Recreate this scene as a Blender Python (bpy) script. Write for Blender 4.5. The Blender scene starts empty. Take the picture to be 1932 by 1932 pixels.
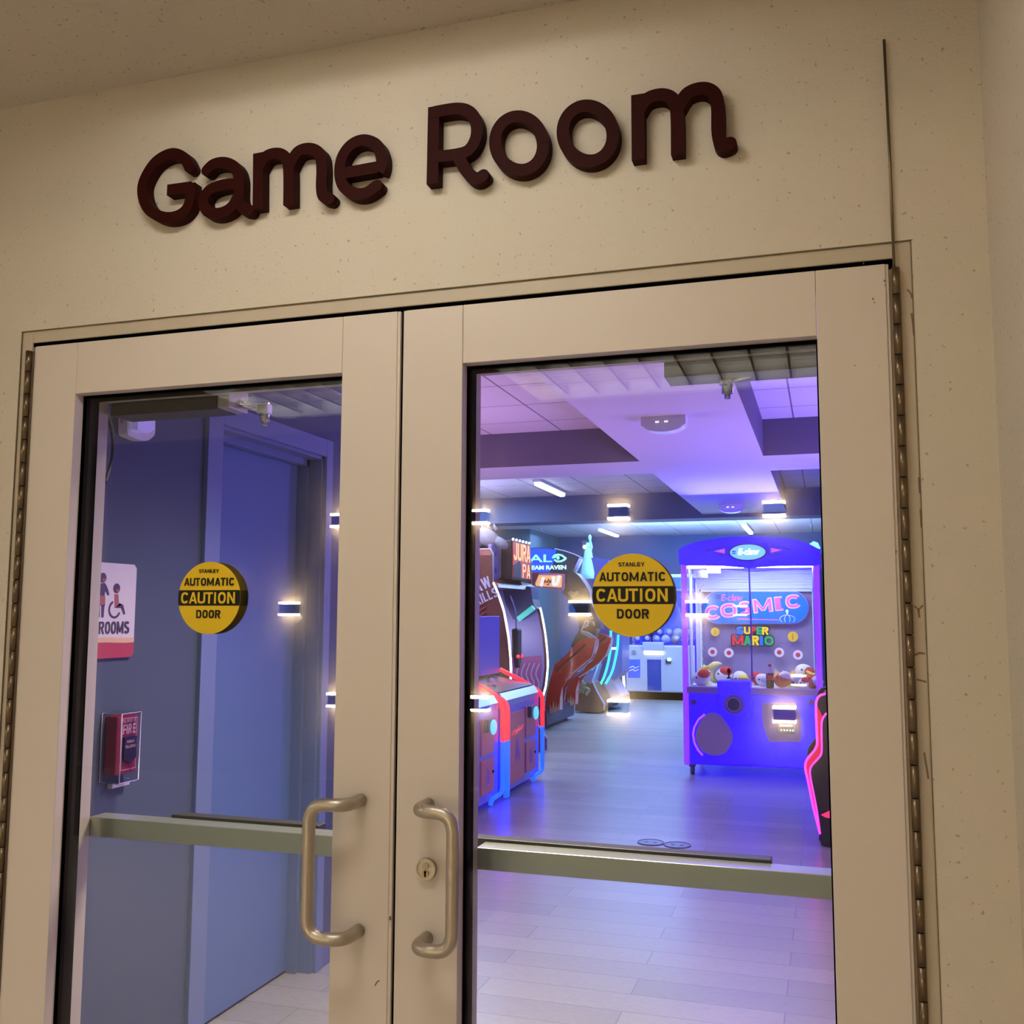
import bpy, bmesh, math, random
from mathutils import Vector, Matrix
random.seed(7)
C = bpy.context.scene.collection
SC = bpy.context.scene
PI = math.pi

# ------------------------------------------------------------------ camera
CAM = Vector((0.7947, -1.76743, 1.52398))
YAW, PITCH, ROLL, FPX = 0.307625, 0.103341, 0.0032705, 1858.94
def _axes():
    cy, sy, cp, sp = math.cos(YAW), math.sin(YAW), math.cos(PITCH), math.sin(PITCH)
    f = Vector((-sy*cp, cy*cp, sp)); r = Vector((cy, sy, 0)); u = r.cross(f)
    cr, sr = math.cos(ROLL), math.sin(ROLL)
    return cr*r + sr*u, -sr*r + cr*u, f
RT, UP, FW = _axes()
cd = bpy.data.cameras.new('camera'); cam = bpy.data.objects.new('camera', cd); C.objects.link(cam)
cam.matrix_world = Matrix(((RT.x, UP.x, -FW.x, CAM.x), (RT.y, UP.y, -FW.y, CAM.y), (RT.z, UP.z, -FW.z, CAM.z), (0, 0, 0, 1)))
cd.sensor_width = 36; cd.lens = 36*FPX/1932; cd.clip_start = 0.02; cd.clip_end = 200
SC.camera = cam

# ------------------------------------------------------------------ world, colour management
w = bpy.data.worlds.new('night'); SC.world = w; w.use_nodes = True
bg = w.node_tree.nodes['Background']; bg.inputs[0].default_value = (1.0, .93, .84, 1); bg.inputs[1].default_value = 0.07
SC.view_settings.view_transform = 'Standard'; SC.view_settings.look = 'None'
SC.view_settings.exposure = 0.0; SC.view_settings.gamma = 1.0
try: SC.view_settings.use_curve_mapping = False
except Exception: pass
SC.cycles.max_bounces = 10; SC.cycles.transparent_max_bounces = 24; SC.cycles.diffuse_bounces = 4
SC.cycles.glossy_bounces = 5; SC.cycles.sample_clamp_indirect = 14.0; SC.cycles.use_denoising = True
SC.cycles.caustics_reflective = False; SC.cycles.caustics_refractive = False

# ------------------------------------------------------------------ large game room lights (added fill lamps, glow from machines)
def lamp(name, loc, size, col, power, aim=(0, 0, -1), sy=None, spread=180):
    l = bpy.data.lights.new(name, 'AREA'); l.energy = power; l.color = col
    l.shape = 'RECTANGLE'; l.size = size; l.size_y = sy or size; l.spread = math.radians(spread)
    o = bpy.data.objects.new(name, l); C.objects.link(o); o.location = loc
    o.rotation_euler = Vector(aim).to_track_quat('-Z', 'Y').to_euler(); return o
lamp('far_room_fill', (-1.8, 13.6, 3.0), 5.0, (.42, .60, 1.0), 330, sy=5.0)  # added fill lamp for the far zone, no fixture of its own
lamp('far_room_fill', (-3.6, 8.6, 2.95), 1.8, (.56, .70, 1.0), 120, sy=2.4)  # added fill lamp over the left side, no fixture of its own
lamp('ceiling_fill', (-1.2, 13.6, 1.9), 2.5, (.30, .52, 1.0), 330, aim=(0, 0, 1))  # added upward fill that brightens the far ceiling
lamp('ceiling_fill', (-3.6, 8.2, 2.2), 1.5, (.58, .56, 1.0), 45, aim=(0, 0, 1))  # added upward fill that brightens the left coffer ceiling
lamp('soffit_fill', (.1, 7.6, 2.35), 1.2, (.16, .14, 1.0), 38, aim=(0, -.6, 1))  # added upward lamp that tints the soffit blue-violet
lamp('pink_machine_light', (-3.4, 4.3, 1.5), 1.2, (1.0, .50, .82), 85, aim=(.75, .0, .65))
lamp('pink_machine_light', (3.0, 3.6, 1.0), 1.2, (.80, .42, 1.0), 50, aim=(-.75, .2, .5))
lamp('violet_machine_light', (1.9, 5.2, 1.5), 1.0, (.28, .18, 1.0), 110, aim=(-.8, .1, .5))
lamp('entry_fill', (-.1, 1.1, 2.70), .6, (1.0, .85, .66), 56, spread=112)  # added warm fill for the floor just inside the doors

# ------------------------------------------------------------------ pixel rays to real points on real planes
def ray(px, py): return FW + (px-966)/FPX*RT - (py-966)/FPX*UP
def aty(px, py, y): v = ray(px, py); return CAM + v*((y-CAM.y)/v.y)
def atx(px, py, x): v = ray(px, py); return CAM + v*((x-CAM.x)/v.x)
def atz(px, py, z): v = ray(px, py); return CAM + v*((z-CAM.z)/v.z)

# ------------------------------------------------------------------ materials
def lin(c):
    return tuple((v/12.92 if v <= .04045 else ((v+.055)/1.055)**2.4) for v in [x/255 for x in c])
_M = {}
def M(name, rgb=(128,)*3, rough=.5, metal=0., emit=0., ecol=None, bump=0., bscale=200., var=0., spec=.5, coat=0.):
    if name in _M: return _M[name]
    m = bpy.data.materials.new(name); m.use_nodes = True; nt = m.node_tree; b = nt.nodes['Principled BSDF']
    c = lin(rgb); b.inputs['Base Color'].default_value = (*c, 1); b.inputs['Roughness'].default_value = rough
    b.inputs['Metallic'].default_value = metal
    b.inputs['Specular IOR Level'].default_value = spec
    b.inputs['Coat Weight'].default_value = coat
    if emit: b.inputs['Emission Color'].default_value = (*lin(ecol or rgb), 1); b.inputs['Emission Strength'].default_value = emit
    if bump or var:
        tc = nt.nodes.new('ShaderNodeTexCoord'); n = nt.nodes.new('ShaderNodeTexNoise')
        n.inputs['Scale'].default_value = bscale; n.inputs['Detail'].default_value = 4
        nt.links.new(tc.outputs['Object'], n.inputs['Vector'])
        if bump:
            bp = nt.nodes.new('ShaderNodeBump'); bp.inputs['Strength'].default_value = bump; bp.inputs['Distance'].default_value = .002
            nt.links.new(n.outputs['Fac'], bp.inputs['Height']); nt.links.new(bp.outputs['Normal'], b.inputs['Normal'])
        if var:
            n2 = nt.nodes.new('ShaderNodeTexNoise'); n2.inputs['Scale'].default_value = 6; n2.inputs['Detail'].default_value = 5
            nt.links.new(tc.outputs['Object'], n2.inputs['Vector'])
            mx = nt.nodes.new('ShaderNodeMix'); mx.data_type = 'RGBA'
            mx.inputs['A'].default_value = (*[v*(1-var) for v in c], 1); mx.inputs['B'].default_value = (*[min(1, v*(1+var)) for v in c], 1)
            nt.links.new(n2.outputs['Fac'], mx.inputs['Factor']); nt.links.new(mx.outputs['Result'], b.inputs['Base Color'])
    _M[name] = m; return m

def stucco():
    m = M('painted_stucco', (205, 194, 172), .7, bump=.55, bscale=170, spec=.3)
    nt = m.node_tree; b = nt.nodes['Principled BSDF']; tc = nt.nodes['Texture Coordinate']
    n = nt.nodes.new('ShaderNodeTexNoise'); n.inputs['Scale'].default_value = 95; n.inputs['Detail'].default_value = 2
    n3 = nt.nodes.new('ShaderNodeTexNoise'); n3.inputs['Scale'].default_value = 3.2; n3.inputs['Detail'].default_value = 3
    for q in (n, n3): nt.links.new(tc.outputs['Object'], q.inputs['Vector'])
    r = nt.nodes.new('ShaderNodeValToRGB'); r.color_ramp.elements[0].position = .27; r.color_ramp.elements[1].position = .34
    r.color_ramp.elements[0].color = (*lin((150, 138, 112)), 1); r.color_ramp.elements[1].color = (1, 1, 1, 1)
    nt.links.new(n.outputs['Fac'], r.inputs['Fac'])
    m1 = nt.nodes.new('ShaderNodeMix'); m1.data_type = 'RGBA'
    m1.inputs['A'].default_value = (*lin((206, 198, 178)), 1); m1.inputs['B'].default_value = (*lin((212, 196, 180)), 1)
    nt.links.new(n3.outputs['Fac'], m1.inputs['Factor'])
    m2 = nt.nodes.new('ShaderNodeMix'); m2.data_type = 'RGBA'; m2.blend_type = 'MULTIPLY'; m2.inputs['Factor'].default_value = .55
    nt.links.new(m1.outputs['Result'], m2.inputs['A']); nt.links.new(r.outputs['Color'], m2.inputs['B'])
    nt.links.new(m2.outputs['Result'], b.inputs['Base Color']); return m

def glass_mat(name='clear_glass', tint=(.94, .95, .97), amount=1.0):
    if name in _M: return _M[name]
    m = bpy.data.materials.new(name); m.use_nodes = True; nt = m.node_tree; nt.nodes.clear()
    o = nt.nodes.new('ShaderNodeOutputMaterial'); t = nt.nodes.new('ShaderNodeBsdfTransparent'); g = nt.nodes.new('ShaderNodeBsdfGlossy')
    g.inputs['Roughness'].default_value = 0.0; t.inputs['Color'].default_value = (*tint, 1)
    lw = nt.nodes.new('ShaderNodeLayerWeight'); lw.inputs['Blend'].default_value = .5
    p = nt.nodes.new('ShaderNodeMath'); p.operation = 'POWER'; p.inputs[1].default_value = 5
    a = nt.nodes.new('ShaderNodeMath'); a.operation = 'MULTIPLY_ADD'; a.inputs[1].default_value = .96*amount; a.inputs[2].default_value = .04*amount
    mx = nt.nodes.new('ShaderNodeMixShader')
    nt.links.new(lw.outputs['Facing'], p.inputs[0]); nt.links.new(p.outputs[0], a.inputs[0]); nt.links.new(a.outputs[0], mx.inputs['Fac'])
    nt.links.new(t.outputs[0], mx.inputs[1]); nt.links.new(g.outputs[0], mx.inputs[2]); nt.links.new(mx.outputs[0], o.inputs['Surface'])
    _M[name] = m; return m

def tiles_mat():
    m = M('ceiling_tile', (214, 212, 214), .8, spec=.2); nt = m.node_tree; b = nt.nodes['Principled BSDF']
    tc = nt.nodes.new('ShaderNodeTexCoord'); br = nt.nodes.new('ShaderNodeTexBrick'); br.offset = 0
    br.inputs['Color1'].default_value = (*lin((216, 213, 214)), 1); br.inputs['Color2'].default_value = (*lin((210, 208, 210)), 1)
    br.inputs['Mortar'].default_value = (*lin((120, 112, 120)), 1); br.inputs['Scale'].default_value = 1
    br.inputs['Brick Width'].default_value = .6; br.inputs['Row Height'].default_value = .6; br.inputs['Mortar Size'].default_value = .006
    nt.links.new(tc.outputs['Object'], br.inputs['Vector']); nt.links.new(br.outputs['Color'], b.inputs['Base Color']); return m

def plank_mat():
    m = M('vinyl_plank', (168, 164, 156), .29, spec=.65); nt = m.node_tree; b = nt.nodes['Principled BSDF']
    tc = nt.nodes.new('ShaderNodeTexCoord'); br = nt.nodes.new('ShaderNodeTexBrick')
    br.inputs['Color1'].default_value = (*lin((176, 171, 160)), 1); br.inputs['Color2'].default_value = (*lin((158, 154, 147)), 1)
    br.inputs['Mortar'].default_value = (*lin((122, 118, 112)), 1); br.inputs['Scale'].default_value = 1
    br.inputs['Brick Width'].default_value = 1.2; br.inputs['Row Height'].default_value = .18; br.inputs['Mortar Size'].default_value = .002
    nz = nt.nodes.new('ShaderNodeTexNoise'); nz.inputs['Scale'].default_value = 160; nz.inputs['Detail'].default_value = 3
    mp = nt.nodes.new('ShaderNodeMapping'); mp.inputs['Scale'].default_value = (.25, 1, 1)
    mx = nt.nodes.new('ShaderNodeMix'); mx.data_type = 'RGBA'; mx.blend_type = 'OVERLAY'; mx.inputs['Factor'].default_value = .35
    nt.links.new(tc.outputs['Object'], br.inputs['Vector']); nt.links.new(tc.outputs['Object'], mp.inputs['Vector']); nt.links.new(mp.outputs[0], nz.inputs['Vector'])
    nt.links.new(br.outputs['Color'], mx.inputs['A']); nt.links.new(nz.outputs['Color'], mx.inputs['B'])
    nt.links.new(mx.outputs['Result'], b.inputs['Base Color'])
    return m

# ------------------------------------------------------------------ mesh builder (world coordinates)
class MB:
    def __init__(s): s.bm = bmesh.new()
    def box(s, x0, x1, y0, y1, z0, z1, bev=0, seg=2):
        r = bmesh.ops.create_cube(s.bm, size=1)
        for v in r['verts']:
            v.co = Vector((x0+(v.co.x+.5)*(x1-x0), y0+(v.co.y+.5)*(y1-y0), z0+(v.co.z+.5)*(z1-z0)))
        if bev:
            ed = list({e for v in r['verts'] for e in v.link_edges})
            bmesh.ops.bevel(s.bm, geom=ed, offset=bev, segments=seg, affect='EDGES', profile=.5)
        return s
    def prism(s, pts, vec):
        vec = Vector(vec); a = [s.bm.verts.new(Vector(p)) for p in pts]; b = [s.bm.verts.new(Vector(p)+vec) for p in pts]
        n = len(pts); s.bm.faces.new(a); s.bm.faces.new(b[::-1])
        for i in range(n): s.bm.faces.new((a[i], a[(i+1) % n], b[(i+1) % n], b[i]))
        return s
    def ring_prism(s, outer, inner, vec):
        vec = Vector(vec); n = len(outer)
        L = [[s.bm.verts.new(Vector(p)+d) for p in q] for d in (Vector(), vec) for q in (outer, inner)]
        for i in range(n):
            j = (i+1) % n
            for A, B in ((0, 1), (3, 2), (2, 0), (1, 3)):
                s.bm.faces.new((L[A][i], L[A][j], L[B][j], L[B][i]))
        return s
    def tube(s, pts, r, n=10, closed=False, smooth=True):
        pts = [Vector(p) for p in pts]; N = len(pts); rings = []
        rr = r if isinstance(r, (list, tuple)) else [r]*N
        t0 = (pts[1]-pts[0]).normalized(); ref = Vector((0, 0, 1)) if abs(t0.z) < .9 else Vector((1, 0, 0))
        nx = t0.cross(ref).normalized()
        for i in range(N):
            a = pts[i-1] if (i > 0 or closed) else pts[i]; b = pts[(i+1) % N] if (i < N-1 or closed) else pts[i]
            t = (b-a).normalized(); nx = (nx - t*nx.dot(t)).normalized(); ny = t.cross(nx)
            rings.append([s.bm.verts.new(pts[i]+rr[i]*(math.cos(2*PI*k/n)*nx+math.sin(2*PI*k/n)*ny)) for k in range(n)])
        for i in range(N if closed else N-1):
            A, B = rings[i], rings[(i+1) % N]
            for k in range(n):
                f = s.bm.faces.new((A[k], A[(k+1) % n], B[(k+1) % n], B[k])); f.smooth = smooth
        if not closed: s.bm.faces.new(rings[0][::-1]); s.bm.faces.new(rings[-1])
        return s
    def cyl(s, a, b, r, n=20, r2=None):
        return s.tube([a, b], [r, r if r2 is None else r2], n, smooth=True)
    def ball(s, c, rx, ry=None, rz=None, u=16, v=10, rot=None):
        ry = rx if ry is None else ry; rz = rx if rz is None else rz
        r = bmesh.ops.create_uvsphere(s.bm, u_segments=u, v_segments=v, radius=1)
        for q in r['verts']:
            p = Vector((q.co.x*rx, q.co.y*ry, q.co.z*rz))
            if rot: p = rot @ p
            q.co = p + Vector(c)
            for f in q.link_faces: f.smooth = True
        return s
    def stroke(s, pts, hw, y0, y1, rise=0.):          # flat stroke in an x-z plane with thickness along y
        P = [Vector((p[0], p[1])) for p in pts]; N = len(P); L = []
        for i in range(N):
            t = (P[min(i+1, N-1)]-P[max(i-1, 0)]).normalized(); n = Vector((-t.y, t.x))*hw
            L.append([s.bm.verts.new((q.x, yy, q.y)) for yy in (y0-rise*i/N, y1) for q in (P[i]+n, P[i]-n)])
        for i in range(N-1):
            a, b = L[i], L[i+1]
            for f in ((a[0], a[1], b[1], b[0]), (a[2], b[2], b[3], a[3]), (a[0], b[0], b[2], a[2]), (a[1], a[3], b[3], b[1])): s.bm.faces.new(f)
        a = L[0]; s.bm.faces.new((a[0], a[2], a[3], a[1])); a = L[-1]; s.bm.faces.new((a[0], a[1], a[3], a[2])); return s
    def mesh(s, me, f):                       # add a mesh through a point function
        vs = [s.bm.verts.new(f(v.co)) for v in me.vertices]
        for p in me.polygons:
            try: s.bm.faces.new([vs[i] for i in p.vertices])
            except ValueError: pass
        return s
    def build(s, name, mats, parent=None, origin=None, **props):
        bmesh.ops.recalc_face_normals(s.bm, faces=s.bm.faces[:])
        o0 = Vector(origin) if origin is not None else Vector()
        if parent is not None: o0 = WORLD[parent.name]
        for v in s.bm.verts: v.co -= o0
        me = bpy.data.meshes.new(name); s.bm.to_mesh(me); s.bm.free()
        for m in (mats if isinstance(mats, (list, tuple)) else [mats]): me.materials.append(m)
        o = bpy.data.objects.new(name, me); C.objects.link(o)
        if parent is not None: o.parent = parent
        else: o.location = o0
        WORLD[o.name] = o0.copy()
        for k, v in props.items(): o[k] = v
        return o
WORLD = {}
def thing(name, label, cat, loc=(0, 0, 0), group=None, kind=None):
    o = bpy.data.objects.new(name, None); C.objects.link(o); o.location = loc; o.empty_display_size = .05
    if label: o['label'] = label; o['category'] = cat
    if group: o['group'] = group
    if kind: o['kind'] = kind
    WORLD[o.name] = Vector(loc); return o
def tag(o, label, cat, group=None):
    o['label'] = label; o['category'] = cat
    if group: o['group'] = group
    return o
def center(o):          # put a one-mesh thing's origin at its own base
    me = o.data; xs = [v.co for v in me.vertices]
    c = Vector(((min(v.x for v in xs)+max(v.x for v in xs))/2, (min(v.y for v in xs)+max(v.y for v in xs))/2, min(v.z for v in xs)))
    for v in me.vertices: v.co -= c
    o.location += c; return o

def spline(pts, k=6, closed=False):
    P = [Vector(p) for p in pts]; N = len(P); out = []
    for i in range(N if closed else N-1):
        g = (lambda j: P[j % N]) if closed else (lambda j: P[max(0, min(N-1, j))])
        p0, p1, p2, p3 = g(i-1), g(i), g(i+1), g(i+2)
        for t in [q/k for q in range(k)]:
            out.append(.5*((2*p1)+(p2-p0)*t+(2*p0-5*p1+4*p2-p3)*t*t+(3*p1-p0-3*p2+p3)*t**3))
    if not closed: out.append(P[-1])
    return out
def fillet(pts, rad, k=6):     # round the corners of a polyline
    P = [Vector(p) for p in pts]; out = [P[0]]
    for i in range(1, len(P)-1):
        a, b, c = P[i-1], P[i], P[i+1]; r = rad[i-1] if isinstance(rad, (list, tuple)) else rad
        u = (a-b).normalized(); v = (c-b).normalized(); s, e = b+u*r, b+v*r
        for t in [q/k for q in range(k+1)]: out.append((1-t)**2*s+2*t*(1-t)*b+t*t*e)
    out.append(P[-1]); return out
_tm = {}
def text_mesh(body, bold=.0, shear=0.):
    key = (body, bold, shear)
    if key in _tm: return _tm[key]
    cu = bpy.data.curves.new('txt', 'FONT'); cu.body = body; cu.size = 1; cu.offset = bold; cu.shear = shear; cu.resolution_u = 4; cu.extrude = .5
    ob = bpy.data.objects.new('txt', cu); C.objects.link(ob)
    dg = bpy.context.evaluated_depsgraph_get(); me = bpy.data.meshes.new_from_object(ob.evaluated_get(dg))
    bpy.data.objects.remove(ob); bpy.data.curves.remove(cu)
    _tm[key] = me; return me
def put_text(mb, body, c, u, v, wdt, hgt, depth=.0006, bold=.02, shear=0.):
    """lettering of size wdt x hgt centred at c, u to the right, v up, standing depth off the surface"""
    me = text_mesh(body, bold, shear); xs = [q.co.x for q in me.vertices]; ys = [q.co.y for q in me.vertices]
    x0, x1, y0, y1 = min(xs), max(xs), min(ys), max(ys)
    c, u, v = Vector(c), Vector(u).normalized(), Vector(v); v = v.normalized(); n = u.cross(v).normalized()
    return mb.mesh(me, lambda p: c+u*((p.x-(x0+x1)/2)/(x1-x0)*wdt)+v*((p.y-(y0+y1)/2)/(y1-y0)*hgt)+n*((p.z+.5)*depth))
def bold_text(mb, body, c, u, v, wdt, hgt, depth=.0006, t=.2, gap=.12):
    '''heavy grotesque capitals built from bars and rings; same placing as put_text'''
    W_ = dict(I=.2, **{'|': .25}, M=.82, W=.9, A=.66, L=.5, E=.52, F=.5, T=.56, J=.5, Y=.62)
    g0_ = gap; kern = lambda a, b: g0_-(.08 if b == 'A' and a in 'CTRSL' or a == 'A' and b in 'TCU' or b == 'T' and a in 'US' else 0)
    tot = sum(W_.get(ch, .62) if ch != ' ' else .3 for ch in body)+sum(kern(a, b) for a, b in zip(body, body[1:]))
    c, u, v = Vector(c), Vector(u).normalized(), Vector(v).normalized(); n = u.cross(v).normalized(); sx = wdt/tot
    tx = t*hgt/sx*min(1, sx/hgt*1.0) if sx < hgt else t*hgt/sx
    tx = min(tx, .24); x = 0.; lay = [0]
    def poly(P):
        lay[0] += 1; d = depth+lay[0]*1e-5*max(1, hgt*3)
        mb.prism([c+u*((X-tot/2)*sx)+v*((Y-.5)*hgt) for X, Y in P], n*d)
    def rect(a, b, y0, y1): poly([(a, y0), (b, y0), (b, y1), (a, y1)])
    def diag(xa, xb, y0, y1, k=1.0): h = tx*k/2; poly([(xa-h, y0), (xa+h, y0), (xb+h, y1), (xb-h, y1)])
    def arc(cx, cy, rx, ry, a0, a1, steps=18):
        def se(a, kx, ky): cs, sn = math.cos(a), math.sin(a); return (cx+kx*math.copysign(abs(cs)**.8, cs), cy+ky*math.copysign(abs(sn)**.8, sn))
        A_ = [math.radians(a0+(a1-a0)*i/steps) for i in range(steps+1)]
        for i in range(steps): poly([se(A_[i], rx, ry), se(A_[i+1], rx, ry), se(A_[i+1], rx-tx, ry-t), se(A_[i], rx-tx, ry-t)])
    for ci, ch in enumerate(body):
        gap = kern(ch, body[ci+1]) if ci+1 < len(body) else 0
        if ch == ' ': x += .3+gap; continue
        w = W_.get(ch, .62); r = x+w
        if ch in 'BDEFHIKLMNPRU' and ch != 'U': rect(x, x+tx, 0, 1)
        if ch in 'HMN': rect(r-tx, r, 0, 1)
        if ch == '|': rect(x+w*.08, r-w*.08, 0, 1); x = r+gap; continue
        if ch == 'I' and len(body) == 1: rect(x+w*.27, x+w*.73, 0, 1); rect(x, r, 0, .13); rect(x, r, .87, 1); x = r+gap; continue
        if ch == 'E': [rect(x, r, a, a+t*.95) for a in (0, .5-t/2, 1-t*.95)]
        elif ch == 'F': [rect(x, r, a, a+t*.95) for a in (.48-t/2, 1-t*.95)]
        elif ch == 'L': rect(x, r, 0, t*.95)
        elif ch == 'H': rect(x, r, .5-t/2, .5+t/2)
        elif ch == 'T': rect(x, r, 1-t*.95, 1); rect(x+w/2-tx/2, x+w/2+tx/2, 0, 1)
        elif ch == 'A': diag(x+tx/2, x+w/2, 0, 1); diag(r-tx/2, x+w/2, 0, 1); rect(x+w*.24, r-w*.24, .2, .2+t*.85)
        elif ch == 'M': diag(x+w/2, x+tx/2, .12, 1, .9); diag(x+w/2, r-tx/2, .12, 1, .9)
        elif ch == 'N': diag(r-tx/2, x+tx/2, 0, 1)
        elif ch == 'W': [diag(a, b, 0, 1, .85) for a, b in ((x+w*.28, x+tx*.42), (x+w*.28, x+w/2), (x+w*.72, x+w/2), (x+w*.72, r-tx*.42))]
        elif ch == 'V': diag(x+w/2, x+tx/2, 0, 1); diag(x+w/2, r-tx/2, 0, 1)
        elif ch == 'Y': diag(x+w/2, x+tx/2, .42, 1); diag(x+w/2, r-tx/2, .42, 1); rect(x+w/2-tx/2, x+w/2+tx/2, 0, .46)
        elif ch in 'O0Q': arc(x+w/2, .5, w/2, .5, 0, 360, 28)
        elif ch == 'C': arc(x+w/2, .5, w/2, .5, 35, 325, 24)
        elif ch == 'U': rect(x, x+tx, .3, 1); rect(r-tx, r, .3, 1); arc(x+w/2, .31, w/2, .31, 180, 360)
        elif ch == 'D': rect(x, x+w*.5, 0, t*.95); rect(x, x+w*.5, 1-t*.95, 1); arc(x+w*.48, .5, w*.52, .5, -90, 90)
        elif ch in 'PR':
            rect(x, x+w*.55, 1-t*.95, 1); rect(x, x+w*.55, .42, .42+t*.9); arc(x+w*.52, .71, w*.46, .29, -90, 90)
            if ch == 'R': diag(r-tx/2, x+w*.55, 0, .46)
        elif ch == 'S': arc(x+w/2, .735, w*.48, .265, 20, 270); arc(x+w/2, .275, w*.5, .275, -160, 90)
        elif ch == 'J': rect(r-tx, r, .3, 1); arc(x+w/2, .3, w/2, .3, 180, 360)
        x = r+gap
    return mb
X_, Y_, Z_ = Vector((1, 0, 0)), Vector((0, 1, 0)), Vector((0, 0, 1))
def circle(c, u, v, r, n=40, r2=None):
    c = Vector(c); return [c+Vector(u)*(r*math.cos(2*PI*i/n))+Vector(v)*((r2 or r)*math.sin(2*PI*i/n)) for i in range(n)]

# common materials
STUCCO = stucco()
PAINT = M('cream_door_paint', (214, 200, 186), .42, spec=.4, bump=.03, bscale=300)
FRAMEP = M('cream_frame_paint', (192, 177, 155), .5, bump=.12, bscale=120, var=.06)
BLACK = M('black_rubber', (4, 4, 5), .8, spec=.0)
STEEL = M('brushed_bronze_steel', (186, 174, 158), .40, .88, bump=.05, bscale=400)
HINGE = M('aged_bronze_hinge', (120, 102, 80), .36, .9, var=.25)
GLASS = glass_mat()
BLUEWALL = M('grey_blue_wall_paint', (78, 88, 110), .6, bump=.1, bscale=160, spec=.3)
SIDEDOOR = M('blue_side_door_paint', (96, 122, 164), .45, spec=.4)
DARKBLUE = M('slate_blue_wall', (84, 118, 170), .7)
GYP = M('white_gypsum', (214, 212, 216), .75, spec=.25)
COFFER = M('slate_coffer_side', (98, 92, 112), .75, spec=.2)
TILE = tiles_mat(); PLANK = plank_mat()
WHITE = M('white_plastic', (222, 222, 226), .4)
YELLOW = M('caution_yellow', (230, 190, 26), .45, spec=.3)
DECALB = M('decal_black', (14, 11, 10), .5, spec=.25)
DARKMET = M('dark_bronze_box', (46, 38, 30), .45, .3)
RAIL = M('anodised_bar', (192, 196, 172), .32, .75)
CHROME = M('chrome', (210, 208, 205), .18, 1.0)
def EM(name, rgb, s, base=None): return M(name, base or rgb, .4, emit=s, ecol=rgb)
LEDW = EM('white_led', (238, 244, 255), 2.2)
S = dict(kind='structure')

# ================================================================== SETTING: corridor
DX = .951          # half width of the frame opening in the wall
HZ = 2.1662        # top of the frame
CZ = 2.719         # corridor ceiling
wl = MB()
wl.box(-6, -DX, 0, .13, 0, CZ); wl.box(DX, 1.072, 0, .13, 0, CZ); wl.box(-DX, DX, 0, .13, HZ, CZ)
wl.build('wall_front', STUCCO, **S)
MB().box(1.072, 1.25, -3.9, .13, 0, CZ).build('wall_right', STUCCO, **S)
MB().box(-6.15, -6, -3.9, .13, 0, CZ).build('wall_left', STUCCO, **S)
MB().box(-6, 1.072, -3.9, 0, -.12, 0).build('floor', M('corridor_concrete', (186, 177, 166), .7, var=.1), **S)
# corridor ceiling with recessed light openings, one for an added fill light
REC = [(-.45, .35, -1.10, -.36), (-4.9, -3.7, -2.9, -1.7), (-.72, 1.00, -3.40, -2.50), (-2.40, -1.10, -3.40, -2.50)]
def slab_with_holes(mb, x0, x1, y0, y1, z0, z1, holes):
    xs = sorted({x0, x1, *[h[0] for h in holes], *[h[1] for h in holes]}); ys = sorted({y0, y1, *[h[2] for h in holes], *[h[3] for h in holes]})
    xs = [q for q in xs if x0 <= q <= x1]; ys = [q for q in ys if y0 <= q <= y1]
    for i in range(len(xs)-1):
        for j in range(len(ys)-1):
            cx, cy = (xs[i]+xs[i+1])/2, (ys[j]+ys[j+1])/2
            if not any(h[0] < cx < h[1] and h[2] < cy < h[3] for h in holes): mb.box(xs[i], xs[i+1], ys[j], ys[j+1], z0, z1)
    bmesh.ops.remove_doubles(mb.bm, verts=mb.bm.verts[:], dist=1e-5)
    fs = {}
    for f in mb.bm.faces: fs.setdefault(tuple(round(q, 4) for q in f.calc_center_median()), []).append(f)
    bmesh.ops.delete(mb.bm, geom=[f for l in fs.values() if len(l) > 1 for f in l], context='FACES')
    return mb
slab_with_holes(MB(), -6.15, 1.25, -3.9, .13, CZ, CZ+.14, REC).build('ceiling', STUCCO, **S)
def troffer(x0, x1, y0, y1, emit, label, nl):
    t = thing('ceiling_light', label, 'light', ((x0+x1)/2, (y0+y1)/2, CZ), 'recessed corridor ceiling lights')
    h = MB(); h.box(x0, x1, y0, y1, CZ+.125, CZ+.16)
    for a in ((x0, x0+.012, y0, y1), (x1-.012, x1, y0, y1), (x0, x1, y0, y0+.012), (x0, x1, y1-.012, y1)): h.box(*a, CZ, CZ+.125)
    h.build('housing', M('white_enamel', (225, 220, 210), .5), t)
    MB().box(x0+.02, x1-.02, y0+.04, (y1-.02 if nl else y0+.26), CZ+.112, CZ+.122).build('diffuser', EM('warm_panel_%d' % emit, (255, 254, 249), emit), t)
    if nl:
        l = MB()
        for i in range(1, nl): xx = x0+(x1-x0)*i/nl; l.box(xx-.006, xx+.006, y0+.012, y1-.012, CZ+.03, CZ+.10)
        for i in range(1, 4): yy = y0+(y1-y0)*i/4; l.box(x0+.012, x1-.012, yy-.006, yy+.006, CZ+.03, CZ+.10)
        l.build('louver', M('louver_metal', (170, 160, 146), .35, .6), t)
troffer(*REC[1], 18, 'added unseen ceiling light far along the corridor on the left, for bounce fill', 1)  # added light whose floor bounce lifts the corridor ceiling
troffer(*REC[0], 18, 'recessed warm ceiling light nearest the lettered wall, above the double doors', 0)
troffer(*REC[2], 6, 'louvered warm ceiling light behind the photographer, mirrored in the right door', 10)
troffer(*REC[3], 7, 'louvered warm ceiling light further left, mirrored in the left door', 8)

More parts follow.
